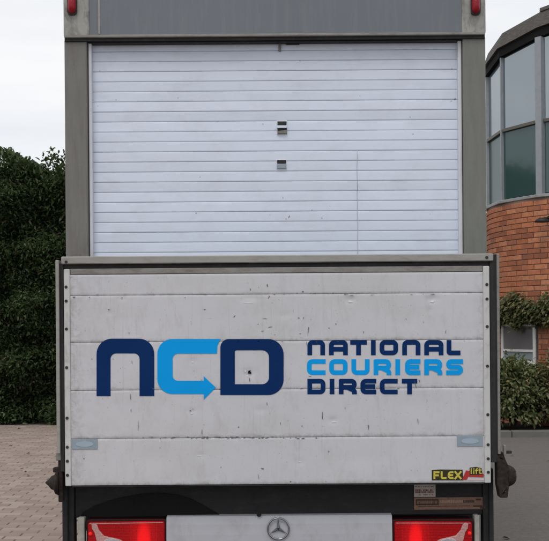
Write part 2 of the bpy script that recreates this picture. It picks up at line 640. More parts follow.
# box body
box('side_panel', XL + 0.004, XL + 0.034, 0.122, L, ZB, ZT - 0.02, 'side', truck, 0.003)
box('side_panel', XR - 0.034, XR - 0.004, 0.122, L, ZB, ZT - 0.02, 'side', truck, 0.003)
box('front_panel', XL + 0.036, XR - 0.036, L - 0.032, L - 0.002, ZB, ZT - 0.03, 'side', truck, 0.003)
box('roof_panel', XL + 0.002, XR - 0.002, 0.10, L + 0.005, ZT - 0.018, ZT + 0.014, 'side', truck, 0.006)
box('load_floor', XL + 0.036, XR - 0.036, 0.10, L - 0.036, ZB + 0.002, ZB + 0.05, 'dark', truck, 0.003)
for s in (XL, XR):
    sx = 1 if s == XL else -1
    box('skirt_rail', s + sx * 0.002, s + sx * 0.036, 0.123, L - 0.003, ZB - 0.09, ZB - 0.003, 'bar', truck, 0.004)

# posts
zh = Z(38.0, DF)
pl = X(87.5, DF, 150)
pr = X(463.5, DF, 150)
box('rear_post', XL, pl, 0.0, 0.12, 0.60, zh, 'post', truck, 0.006, 2)
box('rear_post', pr, XR, 0.0, 0.12, 0.60, zh, 'post_green', truck, 0.006, 2)
# header
hd = box('header', XL + 0.006, XR - 0.006, -0.004, 0.098, zh + 0.002, ZT - 0.002, 'header', truck, 0.004)
for a, b, c in ((64, 89.5, 'cap'), (461.5, 485.3, 'cap')):
    box('corner_cap', X(a, DF, 20) - 0.001, X(b, DF, 20), -0.012, 0.10, zh + 0.012, ZT + 0.002, c, hd, 0.007, 2)
box('header_lip', X(65.0, DF, 36), X(484.3, DF, 36), -0.024, 0.0, Z(36.4, DF - .02), Z(33.6, DF - .02), 'lip', hd, 0.003)
box('lip_shade', X(64.9, DF, 38), X(484.4, DF, 38), -0.010, -0.0005, Z(40.4, DF), Z(36.7, DF), 'dark', hd, 0.001)  # shade below the lip, put in as a dark strip across the posts
box('lip_shade', X(88, DF, 38), X(463, DF, 38), 0.012, 0.09, Z(41.2, DF), zh - 0.001, 'dark', hd, 0.002)  # the lip's shade over the shutter head, also a dark strip
for a in (100.5,):
    pxbox('seam_strip', a, a + 1.6, -16, 32.5, -0.0075, 0.003, 'bar' if a < 200 else 'header', hd, 0.0005)
# marker lights
for px in (72.3, 475.4):
    D = DF - 0.013
    cxx, z0, z1 = X(px, D, 6), Z(14.2, D, px), Z(-2.5, D, px)
    h = (z1 - z0) / 2
    bm = bmesh.new()
    prof = [(cxx - .024, z0 - .006, .018), (cxx + .024, z0 - .006, .018), (cxx + .024, z1 + .006, .018), (cxx - .024, z1 + .006, .018)]
    add_prism(bm, [fillet(prof)], -0.022, -0.0125)
    ml = obj('marker_light', bm, 'dark', truck)
    bm = bmesh.new()
    bmesh.ops.create_uvsphere(bm, u_segments=20, v_segments=14, radius=1)
    for v in bm.verts:
        q = v.co.copy()
        v.co = Vector((cxx + math.copysign(abs(q.x) ** .75, q.x) * .021, -0.021 + q.y * 0.026, (z0 + z1) / 2 + math.copysign(abs(q.z) ** .75, q.z) * h))
    obj('lens', bm, 'marker', ml, True)
    for zz in (z0 - .0005, z1 + .0005):
        bm = bmesh.new()
        add_lathe(bm, [(0.0035, -0.0245), (0.0035, -0.022)], (cxx, 0, zz), 'Y', 8)
        obj('screw', bm, 'bolt', ml)

# shutter tracks and roller shutter
YS = 0.055
DS = DF + YS
box('shutter_track', X(88.2, DF, 150), X(91.4, DF, 150), 0.020, 0.11, ZB + 0.05, zh - 0.004, 'track', truck, 0.003)
box('shutter_track', X(459.4, DF, 150), X(463.0, DF, 150), 0.020, 0.11, ZB + 0.05, zh - 0.004, 'track', truck, 0.003)
sx0, sx1 = X(91.9, DS, 150), X(459.6, DS, 150)
ztop = Z(40.5, DS)
pitch = 10.05 * DS / F
ns = int((ztop - (ZB + 0.06)) / pitch)
sh = box('roller_shutter', sx0, sx1, YS + 0.006, YS + 0.026, ZB + 0.055, ztop, 'track', truck, 0.0)
sh['label'] = 'closed roller shutter of pale horizontal slats'
bm = bmesh.new()
prof = [(0.0115, 0.0), (0.0026, 0.0002), (0.0006, 0.0022), (0.0, 0.006), (0.0, pitch * .7), (0.0003, pitch - 0.0040), (0.0011, pitch - 0.0018), (0.0115, pitch - 0.0013)]
nx = 12
grid = []
for i in range(nx + 1):
    xx = (sx1 - sx0) * (i / nx - 0.5)
    grid.append([bm.verts.new((xx, yy, zz)) for yy, zz in prof])
for a, b in zip(grid, grid[1:]):
    for k in range(len(prof) - 1):
        bm.faces.new((a[k], b[k], b[k + 1], a[k + 1]))
for side in (grid[0], grid[-1]):
    bm.faces.new(side)
bmesh.ops.recalc_face_normals(bm, faces=bm.faces)
me = bpy.data.meshes.new('slat')
bm.to_mesh(me)
bm.free()
me.materials.append(M['slat'])
for k in range(ns):
    o = bpy.data.objects.new('slat', me)
    link(o, sh, ((sx0 + sx1) / 2, YS + random.uniform(-.0006, .0006), ztop - (k + 1) * pitch))
    o.rotation_euler = (random.uniform(-.006, .006), random.uniform(-.0004, .0004), 0)
# grips let into the shutter
for (nm, a, b, c, d, y_, dep, mt) in (
        ('grip_plate', 278.2, 288.6, 120.6, 134.6, YS - 0.004, 0.012, 'track'),
        ('grip_slot', 279.0, 288.0, 121.4, 125.2, YS - 0.007, 0.004, 'dark'),
        ('grip_bar', 278.4, 288.4, 125.5, 128.0, YS - 0.016, 0.013, 'slat'),
        ('grip_slot', 279.0, 288.4, 128.3, 133.9, YS - 0.0075, 0.0045, 'dark'),
        ('grip_plate', 277.6, 288.0, 159.6, 168.8, YS - 0.004, 0.012, 'track'),
        ('grip_slot', 278.4, 287.2, 160.0, 163.6, YS - 0.007, 0.004, 'dark'),
        ('grip_bar', 278.2, 287.4, 164.2, 168.2, YS - 0.010, 0.007, 'pale_blue')):
    pxbox(nm, a, b, c, d, y_, dep, mt, sh, 0.001)
# slanted lower lip of the upper grip
bm = bmesh.new()
add_prism(bm, [[(X(279.2, DS), Z(134, DS)), (X(288.2, DS), Z(134, DS)), (X(288.2, DS), Z(130.4, DS)), (X(279.2, DS), Z(131.6, DS))]], YS - 0.0125, YS - 0.004)
obj('grip_lip', bm, 'post', sh)
# latch piece at the head of the shutter
pxbox('latch', 280.6, 283.0, 41.5, 51.0, YS - 0.012, 0.014, 'post', sh, 0.001)
pxbox('latch', 288.0, 301.5, 40.5, 44.5, YS - 0.014, 0.014, 'dark', sh, 0.002)
# pull cord hanging down the slats on the right
bm = bmesh.new()
xx = X(357.3, DS, 200)
add_tube(bm, [(xx + random.uniform(-.0012, .0012), YS - 0.0022, Z(150, DS) - k * 0.045) for k in range(14)], 0.0013, 6)
obj('pull_cord', bm, 'cord', sh, True)
# shutter scuffs
bm = bmesh.new()


def blotch(bm, x, z, y, rx, rz, n=13, th=0.0004, tilt=0.0):
    lp = []
    for k in range(n):
        a = 2 * math.pi * k / n
        q = random.uniform(0.35, 1.15)
        u, v = rx * q * math.cos(a), rz * q * math.sin(a)
        lp.append((x + u * math.cos(tilt) - v * math.sin(tilt), z + u * math.sin(tilt) + v * math.cos(tilt)))
    add_prism(bm, [lp], y - th, y + 0.0001)


for px, py, rx, rz, tl in ((289, 217, 1, 3, -.4), (286, 219, .7, 1.6, .3), (322, 218, 2.2, .6, 0), (196, 213, 1.2, 1, 0), (100, 71, .6, .9, 0),
                           (116, 100, 1, 1, 0), (98, 106, .6, 1, 0), (452, 69, 1, 1.2, 0), (455, 99, 1.4, 2.2, -.5), (451, 101, 1, 1.2, 0),
                           (410, 117, .8, .8, 0), (263, 124, .9, .7, 0), (283, 198, .6, 2, 0), (200, 177, .8, .8, 0), (178, 98, .7, 1, 0),
                           (300, 61, 1.5, .6, 0), (360, 96, .5, 1.4, 0), (218, 122, .8, .8, 0), (444, 41.8, 1.2, 1, 0), (270, 215, .6, .6, 0),
                           (413, 134, 1.2, .8, .2), (430, 214, .7, .7, 0), (312, 210, 1, 1, 0), (330, 206, .5, .9, 0)):
    blotch(bm, X(px, DS, py), Z(py, DS, px), YS - 0.0008, rx * .5 * DS / F, rz * .6 * DS / F, tilt=tl)
o = obj('scuff_marks', bm, 'post', sh)
o['kind'] = 'stuff'

# ---- tail lift platform, folded up
YP = -0.25
DP = CAMD + YP
plat = pxbox('tail_lift_platform', 70.3, 483.2, 272.5, 484.2, YP + 0.012, 0.045, 'bar', truck, 0.0)
plat['label'] = 'dented white tail lift platform folded upright with blue lettering'
dents = [(350.5, 299.5, 4.6, 3.2, .0055), (432.0, 299.0, 4.6, 3.0, .0055), (250.0, 297.5, 8.5, 3.8, .0042), (333.0, 420.5, 4.2, 2.8, .005),
         (201.0, 455.0, 4.0, 2.2, .003), (192, 411, 3.4, 2.4, .003), (248.5, 373, 5, 4.4, .005), (122.5, 298, 3, 2.2, .003), (193, 361, 4, 3, .003),
         (300, 462, 4, 3, .002), (110, 313, 2.5, 2, .0025), (430, 310, 3, 2.4, .002), (262, 410, 7, 3, .0022), (285, 315, 6, 3, .002), (150, 460, 18, 8, .0016),
         (360, 460, 24, 9, .0018), (410, 320, 25, 11, .0018), (140, 320, 20, 10, .0015), (420, 405, 22, 12, .0018), (130, 410, 20, 12, .0016), (210, 320, 16, 9, .0012)]
DW = [(X(a, DP, b), Z(b, DP, a), c * DP / F, d * DP / F, e) for a, b, c, d, e in dents]


def dent(x, z):
    y = 0.0
    for a, b, c, d, e in DW:
        q = ((x - a) / c) ** 2 + ((z - b) / d) ** 2
        if q < 8:
            y += e * math.exp(-q)
    return y


rows = [273.2, 294.2, 341.0, 389.2, 437.4, 484.2]
px0, px1 = X(70.4, DP), X(483.1, DP)
for i in range(5):
    z1, z0 = Z(rows[i], DP) - 0.0005, Z(rows[i + 1], DP) + 0.0005
    bm = bmesh.new()
    nxx, nz = 190, max(8, int((z1 - z0) / 0.0105))
    zs = [z0, z0 + 0.0012] + [z0 + 0.0024 + (z1 - z0 - 0.0048) * k / nz for k in range(nz + 1)] + [z1 - 0.0012, z1]
    dy = [0.0022, 0.0006] + [0.0] * (nz + 1) + [0.0006, 0.0022]
    G = []
    wob = random.uniform(0, 6)
    for k, zz in enumerate(zs):
        r_ = []
        for q in range(nxx + 1):
            xx = px0 + (px1 - px0) * q / nxx
            yy = YP + dy[k] + dent(xx, zz) + 0.0008 * math.sin(xx * 5.1 + wob) * math.sin(zz * 9 + wob)
            r_.append(bm.verts.new((xx, yy, zz)))
        G.append(r_)
    # back edge
    bt = [bm.verts.new((v.co.x, YP + 0.0115, v.co.z)) for v in G[0]]
    tp = [bm.verts.new((v.co.x, YP + 0.0115, v.co.z)) for v in G[-1]]
    G = [bt] + G + [tp]
    for a, b in zip(G, G[1:]):
        for q in range(nxx):
            bm.faces.new((a[q], a[q + 1], b[q + 1], b[q]))
    obj('plank', bm, 'panel', plat, True)

# frame of the platform
pxbox('top_bar', 61.5, 494.0, 255.0, 262.6, YP - 0.004, 0.064, 'bar', plat, 0.004, zr=CX)
pxbox('top_channel', 63.0, 492.5, 262.9, 267.0, YP + 0.020, 0.036, 'dark', plat, 0.001)
pxbox('top_lip', 70.6, 483.0, 267.3, 272.9, YP - 0.001, 0.055, 'lip', plat, 0.002)
pxbox('side_rail', 64.0, 70.0, 267.6, 484.6, YP - 0.006, 0.060, 'rail', plat, 0.003)
pxbox('side_rail', 483.5, 489.8, 267.6, 484.6, YP - 0.006, 0.060, 'rail', plat, 0.003)
pxbox('edge_channel', 59.4, 63.6, 262.0, 470.0, YP + 0.012, 0.040, 'dark', plat, 0.001)
pxbox('edge_channel', 490.2, 496.9, 256.0, 464.0, YP + 0.008, 0.042, 'dark', plat, 0.001)
pxbox('edge_strip', 55.8, 59.2, 258.6, 452.0, YP - 0.002, 0.050, 'bar', plat, 0.002)
pxbox('edge_strip', 497.2, 499.8, 255.6, 456.0, YP - 0.002, 0.050, 'lip', plat, 0.002)
pxbox('bottom_edge', 70.6, 483.0, 484.5, 485.6, YP + 0.004, 0.048, 'dark', plat, 0.001)
bm = bmesh.new()
add_lathe(bm, [(0.0062, -0.0045), (0.0072, -0.0035), (0.0076, 0.0)], (0, 0, 0), 'Y', 8)
bolt_me = bpy.data.meshes.new('bolt')
bm.to_mesh(bolt_me)
bm.free()
bolt_me.materials.append(M['bolt'])
for px, ys in ((66.6, (287, 301, 329, 367.5, 418, 447, 461, 475)), (486.9, (284.5, 299, 326.5, 366, 414.5, 444.5, 458.5, 472))):
    for py in ys:
        o = bpy.data.objects.new('bolt', bolt_me)
        link(o, plat, (X(px, DP), YP - 0.0058, Z(py, DP, px)))
for px, py in ((66.3, 260.4), (486.6, 257.2)):
    o = bpy.data.objects.new('bolt', bolt_me)
    link(o, plat, (X(px, DP, py), YP - 0.0038, Z(py + 1.6 * (1 if px < 100 else .2), DP, px)))

# reflector plates on the bottom plank
for a, b, c, d in ((72.0, 97.5, 438.9, 449.2), (457.0, 484.8 - 2, 435.6, 446.4)):
    mpx = (a + b) / 2
    p = box('reflector_plate', X(a, DP, 444), X(b, DP, 444), YP - 0.003, YP + 0.0002, Z(d, DP, mpx), Z(c, DP, mpx), 'pale_blue', plat, 0.0006)
    bm = bmesh.new()
    lp = [(X(mpx, DP, 444) + 0.042 * math.cos(t * math.pi / 12), Z((c + d) / 2, DP, mpx) + 0.013 * math.sin(t * math.pi / 12)) for t in range(24)]
    add_prism(bm, [lp], YP - 0.0042, YP - 0.0029)
    obj('reflector', bm, 'sky_blue', plat)

# ---- lettering: thin vinyl on the planks
def decal(name, loops_px, mat, y_front, th=0.0006, parent=plat, smooth=False):
    bm = bmesh.new()
    add_prism(bm, [[(X(a, DP, b), Z(b, DP, a)) for a, b in lp] for lp in loops_px], y_front - th, y_front)
    return obj(name, bm, mat, parent)


YV = YP - 0.0012
Npx = [(96.6, 396, 0), (96.6, 338.6, 15.5), (154.3, 338.6, 15.5), (154.3, 396, 0), (139.6, 396, 0), (139.6, 353.4, 5.5), (110.6, 353.4, 5.5), (110.6, 396, 0)]
decal('letter', [fillet(Npx, n=10)], 'navy', YV)
Cpx = [(220.8, 339.0, 0), (157.4, 339.0, 15), (157.4, 394.0, 15), (203.8, 394.0, 0), (203.8, 399.6, 0), (215.8, 387.6, 0), (203.8, 376.2, 0), (203.8, 380.8, 0),
       (172.6, 380.8, 5.5), (172.6, 353.6, 5.5), (217.0, 353.6, 0), (217.4, 345.5, 2)]
decal('letter', [fillet(Cpx, n=10)], 'blue', YV - 0.0001)
Dout = [(220.4, 395.0, 0), (220.4, 339.0, 8.5), (283.6, 339.0, 15.5), (283.6, 395.0, 15.5)]
Din = [(234.8, 384.2, 0.5), (269.0, 384.2, 7), (269.0, 350.2, 7), (234.8, 350.2, 2)]
decal('letter', [fillet(Dout, n=10), fillet(Din, n=8)], 'navy', YV - 0.0002)


def stroke(path, s, closed=False, fr=3.2):
    """outline of a pen stroke along path [(x,y[,r])]"""
    pts = [(p[0], p[1], p[2] if len(p) > 2 else fr) for p in path]
    if closed:
        c = fillet(pts, True, 6)
    else:
        c = fillet(pts, False, 6)
    cl = [Vector(c[0])]
    for p in c[1:]:
        if (Vector(p) - cl[-1]).length > 1e-4:
            cl.append(Vector(p))
    if closed and (cl[0] - cl[-1]).length < 1e-4:
        cl.pop()
    n = len(cl)
    Lf, Rt = [], []
    for i, p in enumerate(cl):
        if closed:
            a, b = cl[i - 1], cl[(i + 1) % n]
        else:
            a, b = cl[max(i - 1, 0)], cl[min(i + 1, n - 1)]
        d1 = (p - a).normalized() if (p - a).length > 1e-6 else (b - p).normalized()
        d2 = (b - p).normalized() if (b - p).length > 1e-6 else d1
        t = (d1 + d2).normalized()
        nrm = Vector((-t.y, t.x))
        k = (s / 2) / max(0.5, math.cos(d1.angle(d2) / 2)) if d1.length and d2.length else s / 2
        Lf.append(tuple(p + nrm * k))
        Rt.append(tuple(p - nrm * k))
    if closed:
        return [Lf, Rt] if abs(sum(Lf[i - 1][0] * Lf[i][1] - Lf[i][0] * Lf[i - 1][1] for i in range(n))) > abs(sum(Rt[i - 1][0] * Rt[i][1] - Rt[i][0] * Rt[i - 1][1] for i in range(n))) else [Rt, Lf]
    return [Lf + Rt[::-1]]


def glyph(ch, w_, h, s, fr=None):
    l, r, t, b = s / 2, w_ - s / 2, h - s / 2, s / 2
    m = h * 0.44
    f = fr if fr is not None else 3.0
    if ch == 'N':
        return [([(l, 0), (l, t, f), (r, t, f), (r, 0)], 0)]
    if ch == 'A':
        return [([(l, 0), (l, t, f), (r, t, f), (r, 0)], 0), ([(l, m * .9), (r, m * .9)], 0)]
    if ch == 'T':
        return [([(0, t), (w_, t)], 0), ([(w_ / 2, 0), (w_ / 2, t)], 0)]
    if ch == 'I':
        return [([(w_ / 2, 0), (w_ / 2, h)], 0)]
    if ch == 'O':
        return [([(l, b, f), (l, t, f), (r, t, f), (r, b, f)], 1)]
    if ch == 'L':
        return [([(l, h), (l, b, 1.2), (w_, b)], 0)]
    if ch == 'C':
        return [([(w_, t), (l, t, f), (l, b, f), (w_, b)], 0)]
    if ch == 'U':
        return [([(l, h), (l, b, f), (r, b, f), (r, h)], 0)]
    if ch == 'R':
        return [([(l, 0), (l, h - .6)], 0), ([(l * .4, t), (r - .2, t, 2.9), (r - .2, h * .45, 2.5), (l, h * .45)], 0), ([(w_ * .46, h * .45), (w_ - s * .5, h * .24, 2.6), (w_ - s * .5, 0)], 0)]
    if ch == 'E':
        return [([(w_, t), (l, t, f), (l, b, f), (w_, b)], 0), ([(l, h / 2), (w_ * .93, h / 2)], 0)]
    if ch == 'S':
        return [([(w_, t), (l, t, f), (l, h / 2, f), (r, h / 2, f), (r, b, f), (0, b)], 0)]
    if ch == 'D':
        return [([(l, 0), (l, h)], 0), ([(l * .3, t), (r, t, f), (r, b, f), (l * .3, b)], 0)]
    if ch == 'F':
        return [([(l, 0), (l, h)], 0), ([(l, t), (w_, t)], 0), ([(l, h * .48), (w_ * .9, h * .48)], 0)]
    if ch == 'X':
        return [([(l * .9, 0), (w_ - l * .9, h)], 0), ([(l * .9, h), (w_ - l * .9, 0)], 0)]
    if ch == 'l':
        return [([(w_ / 2, 0), (w_ / 2, h)], 0)]
    if ch == 'i':
        return [([(w_ / 2, 0), (w_ / 2, h * .62)], 0), ([(w_ / 2, h * .78), (w_ / 2, h)], 0)]
    if ch == 'f':
        return [([(w_ * .4, 0), (w_ * .4, t, .5), (w_, t)], 0), ([(0, h * .6), (w_ * .95, h * .6)], 0)]
    if ch == 't':
        return [([(w_ * .4, h), (w_ * .4, b, .5), (w_, b)], 0), ([(0, h * .68), (w_ * .95, h * .68)], 0)]
    return []


def write(word, cells, y0, y1, s, mat, parent=plat, yv=None, name='letter', fr=None, th=0.0006):
    yv = YV if yv is None else yv
    for ch, (a, b) in zip(word, cells):
        bm = bmesh.new()
        for k, (path, closed) in enumerate(glyph(ch, b - a, y1 - y0, s, fr)):
            loops = stroke(path, s, bool(closed))
            lw = [[(X(a + p[0], DP, y1 - p[1]), Z(y1 - p[1], DP, a + p[0])) for p in lp] for lp in loops]
            add_prism(bm, lw, yv - th - 0.00015 * k, yv + 0.00011 * k)
        obj(name, bm, mat, parent)


# baseline rows are measured at the words' left end; the camera roll carries the rest
RS = 1.2
write('NATIONAL', [(307.4, 325.0), (329.0, 347.8), (350.2, 366.8), (371.0, 375.6), (379.6, 398.0), (402.2, 420.4), (424.2, 443.4), (446.6, 460.4)], 340.0, 355.2, 4.7, 'navy')
write('COURIERS', [(307.0, 325.6), (329.2, 347.6), (351.4, 369.6), (373.6, 391.2), (395.4, 400.0), (405.0, 420.4), (424.2, 442.2), (446.2, 463.0)], 359.2, 375.0, 4.7, 'blue')
write('DIRECT', [(307.4, 325.4), (329.6, 334.4), (338.8, 356.8), (360.4, 376.2), (379.8, 397.6), (401.8, 417.2)], 378.8, 394.2, 4.7, 'navy')

# maker's sticker by the lower right corner
decal('sticker', [[(431.8, 480.2), (431.8, 470.0), (440, 469.4), (462.4, 469.6), (463.4, 480.2)]], 'sticker_black', YV + 0.0006, 0.0012)
decal('sticker', [[(462.0, 479.6), (466.0, 470.4), (470.0, 470.8), (483.6, 473.8), (483.6, 477.2), (468.0, 476.8), (466.5, 479.8)]], 'sticker_red', YV + 0.0006, 0.0014)
decal('sticker', [[(468.0, 477.8), (484.0, 478.2), (484.0, 480.2), (467.6, 480.0)]], 'sticker_pink', YV + 0.0006, 0.0010)
decal('sticker', [[(469.6, 475.0), (469.6, 467.6), (476, 466.8), (481.5, 468.2), (482.4, 474.6)]], 'sticker_black', YV + 0.0004, 0.0016)
write('FLEX', [(433.4, 439.4), (440.6, 446.4), (447.6, 453.4), (453.8, 462.0)], 471.2, 479.0, 1.9, 'yellow', yv=YV - 0.0004)
write('lift', [(470.2, 472.0), (472.8, 474.6), (475.0, 478.2), (478.4, 481.6)], 468.2, 473.8, 1.1, 'yellow', yv=YV - 0.0010)

# ---- scuffs, scratches, drips on the platform
bm = bmesh.new()
hole = bmesh.new()


def mark(px, py, rx, rz, tl=0.0, target=None, n=14):
    blotch(target or bm, X(px, DP, py), Z(py, DP, px), YV - 0.0004 + dent(X(px, DP, py), Z(py, DP, px)) * 0.0, rx * .85 * DP / F, rz * .85 * DP / F, n, 0.0004, tl)


for q in ((122, 298, 1.3, .9, .2), (109, 309.5, 1.4, .7, 0), (89.5, 297.4, .8, .6, 0), (185, 297.6, .7, .6, 0), (204.8, 309.4, 1.5, .6, .1), (234.4, 316.4, 2.0, .6, .8),
          (250.2, 289.6, .7, 1.8, 0), (267.3, 285.6, .8, 1.9, .2), (269, 297, .8, 2.4, -.5), (303, 291.6, 1.2, 1.2, 0), (284, 294, 1.2, .5, 0), (297, 293, 1.4, .5, 0), (315, 293.4, 1, .6, 0),
          (308.2, 331, .5, 6, -.12), (303.6, 318, .5, 1.4, 0), (333, 293.2, 1.6, .5, 0), (336, 324, .8, .8, 0), (329, 328, .7, .8, 0), (363.6, 332, .5, 1.4, 0),
          (132, 362, .5, 2.4, .15), (129, 333, .5, 1.8, 0), (92, 359, .5, .8, 0), (130.6, 397, .5, 5, .05), (131, 410, .5, 2, 0), (138.4, 425, .3, 7, 0), (190.4, 410.6, 1.4, .8, .3),
          (202, 432, .6, 4, 0), (193, 409, .6, .6, 0), (262.6, 468.6, 2.2, 1.1, -.3), (258.4, 476, .3, 5, .2), (328.6, 451.4, .7, 1.2, 0), (368.3, 427, .7, 3.6, 0), (322.4, 416, .5, 6, 0),
          (280.4, 423.4, .5, 2, 0), (267, 404, .6, 2, .1), (302, 426, .5, 1, 0), (238.6, 427, 1, .8, 0), (345, 408, .6, .6, 0), (418, 421, .4, 5, .1), (445.6, 332, .5, 2, 0), (406, 319, .5, .6, 0),
          (423.4, 322, .5, .9, 0), (290.6, 481.5, 1.2, .7, 0), (73.8, 297, 2, .8, 0), (84, 458.5, 1, .6, 0), (415.6, 385, .4, 5, .25), (419.4, 381, .6, 2.2, .2), (301.6, 388.4, 2, .5, .1), (310, 376.4, 2, .5, 0),
          (306.6, 343, .4, 3.6, 0), (249.6, 379.6, .5, 3.6, .05), (221, 467, .5, .6, 0), (160, 447.6, .6, .4, 0), (352, 295.2, 3.0, .5, 0), (433, 294.2, 3.2, .5, 0), (300, 333.6, 1, .4, 0), (262.6, 331, 2.4, .4, .3),
          (265, 318.6, 4, .35, 0), (298.6, 318, 1.5, .5, 0), (270, 327, 3, .4, .15), (258, 324, .7, .6, 0)):
    mark(*q)
for k in range(60):       # dirt gathered along the lowest joints
    px = random.triangular(128, 330, 215)
    mark(px, 437.6 + random.uniform(-.9, 1.1), random.uniform(.5, 2.6), random.uniform(.25, .8), random.uniform(-.1, .1))
for k in range(26):
    px = random.uniform(72, 480)
    mark(px, random.choice((294.3, 341.2, 389.2)) + random.uniform(-.6, .6), random.uniform(.4, 2.2), random.uniform(.2, .5))
for k in range(70):       # stone chips
    mark(random.uniform(73, 480), random.uniform(276, 482), random.uniform(.2, .5), random.uniform(.2, .5), n=6)
o = obj('scuff_marks', bm, 'scuff', plat)
o['kind'] = 'stuff'
mark(249.2, 372.6, 2.2, 2.6, .3, hole)
mark(250.0, 371.4, 1.4, 1.6, 0, hole)
obj('puncture', hole, 'hole', plat)
# pale marks painting the highlights on the lower side of the dents
M['highlight'] = plain('dent_highlight', (0.82, 0.82, 0.84), 0.3, 0.2)
bm = bmesh.new()
for q in ((350.4, 301.4, 4.4, 1.1), (432.4, 301.2, 4.2, 1.1), (333.2, 421.6, 4.0, .9), (248, 303.0, 8, .4), (199.4, 455.6, 3.0, .5), (192, 413.2, 3.2, .8), (245.2, 371, .9, 1.6), (247.4, 376.0, 2.0, .6), (300, 461.8, 2, .6), (192, 362, 2, .6)):
    mark(*q, target=bm, n=12)
obj('dent_highlights', bm, 'highlight', plat)['kind'] = 'stuff'

# ---- hinges of the lift
# left: dark plate, cone, bracket
hl = pxbox('lift_hinge', 57.0, 61.4, 452.0, 500.5, YP + 0.02, 0.05, 'rust', truck, 0.003)
bm = bmesh.new()
cy = YP + 0.045
zc = Z(484.0, DP, 50)
x1 = X(57.2, DP, 484)
add_lathe(bm, [(0.074, 0.0), (0.070, -0.012), (0.046, -0.022), (0.040, -0.036), (0.020, -0.050), (0.008, -0.062), (0.003, -0.066)], (x1, cy, zc), 'X', 20)
for v in bm.verts:
    v.co.z = zc + (v.co.z - zc) * 0.80
obj('pivot_cap', bm, 'rust', hl, True)
pxbox('bracket', 54.6, 60.4, 450.5, 459.0, YP + 0.012, 0.03, 'lip', hl, 0.003)
pxbox('bracket', 51.8, 57.4, 466.0, 471.0, YP + 0.022, 0.03, 'rust', hl, 0.003)
# right: block, rubber knob, latch arm
bm = bmesh.new()
lp = [(497.0, 457), (503.0, 452), (506.0, 460), (509.5, 468), (509.5, 486), (508, 498), (500.0, 498), (497.5, 484)]
add_prism(bm, [[(X(a, DP, b), Z(b, DP, 500)) for a, b in lp]], YP + 0.005, YP + 0.06)
bmesh.ops.bevel(bm, geom=bm.edges[:], offset=0.003, segments=1, affect='EDGES')
hr = obj('lift_hinge', bm, 'rust', truck)
bm = bmesh.new()
x1 = X(508.5, DP, 478)
zc = Z(477.0, DP, 510)
add_lathe(bm, [(0.050, 0.0), (0.052, 0.010), (0.047, 0.022), (0.040, 0.034), (0.030, 0.042), (0.012, 0.046)], (x1, cy, zc), 'X', 20)
obj('pivot_cap', bm, 'rust', hr, True)
pxbox('latch_arm', 504.0, 511.0, 452.6, 455.4, YP + 0.015, 0.02, 'dark', hr, 0.002)
pxbox('latch_arm', 502.6, 505.4, 447.0, 457.0, YP + 0.01, 0.02, 'lip', hr, 0.002)

# ---- lower frame of the lift
YB = -0.12
DB = CAMD + YB
pxbox('lift_upright', 62.2, 67.6, 470, 600, YB - 0.02, 0.09, 'black', truck, 0.004, xr=520)
pxbox('lift_upright', 68.0, 74.0, 470, 600, YB + 0.01, 0.07, 'dark', truck, 0.004, xr=520)
pxbox('lift_upright', 489.6, 493.8, 470, 600, YB - 0.02, 0.09, 'black', truck, 0.004, xr=520)
pxbox('lift_upright', 483.4, 489.2, 470, 600, YB + 0.01, 0.07, 'dark', truck, 0.004, xr=520)
bm_ = pxbox('rear_beam', 74.4, 483.0, 468, 516.4, YB + 0.025, 0.08, 'black', truck, 0.006, xr=500)
# curved splash plate standing out from the beam
pts = [(80, 516.2), (82, 513), (96, 505.5), (118, 498.6), (140, 494.6), (158, 493.6), (176, 495.2), (190, 499.2), (203, 506.0), (214, 512.4), (221, 516.2)]
bm = bmesh.new()
add_prism(bm, [[(X(a, DB, b), Z(b, DB, a)) for a, b in pts]], YB + 0.016, YB + 0.0248)
obj('splash_plate', bm, 'black_plate', truck)
# cross member behind, closes the view under the body
box('cross_member', XL + 0.05, XR - 0.05, 0.125, 0.30, 0.45, 0.70, 'black', truck, 0.01)

# number panel (rear body panel) with a gently bowed face
bm = bmesh.new()
bx0, bx1 = X(166.6, DB - .02, 525), X(392.0, DB - .02, 525)
prof = [(YB + 0.03, Z(514.6, DB)), (YB - 0.012, Z(515.2, DB)), (YB - 0.020, Z(516.6, DB)), (YB - 0.026, Z(523, DB)), (YB - 0.030, Z(533, DB)), (YB - 0.032, Z(548, DB)),
        (YB - 0.026, Z(575, DB)), (YB - 0.006, Z(584, DB)), (YB + 0.03, Z(588, DB))]
ca = [bm.verts.new((bx0, a, b)) for a, b in prof]
cb = [bm.verts.new((bx1, a, b)) for a, b in prof]
for k in range(len(prof) - 1):
    bm.faces.new((ca[k], cb[k], cb[k + 1], ca[k + 1]))
bm.faces.new((ca[-1], cb[-1], cb[0], ca[0]))
bm.faces.new(ca)
bm.faces.new(cb)
bp = obj('rear_panel', bm, 'bumper', truck)
box('rear_panel_stay', -0.3, -0.2, YB + 0.03, 0.13, 0.42, 0.52, 'black', truck, 0.004)
box('rear_panel_stay', 0.2, 0.3, YB + 0.03, 0.13, 0.42, 0.52, 'black', truck, 0.004)
box('bumper_step', XL + 0.25, XR - 0.25, YB - 0.03, 0.12, 0.245, 0.268, 'dark', truck, 0.004)
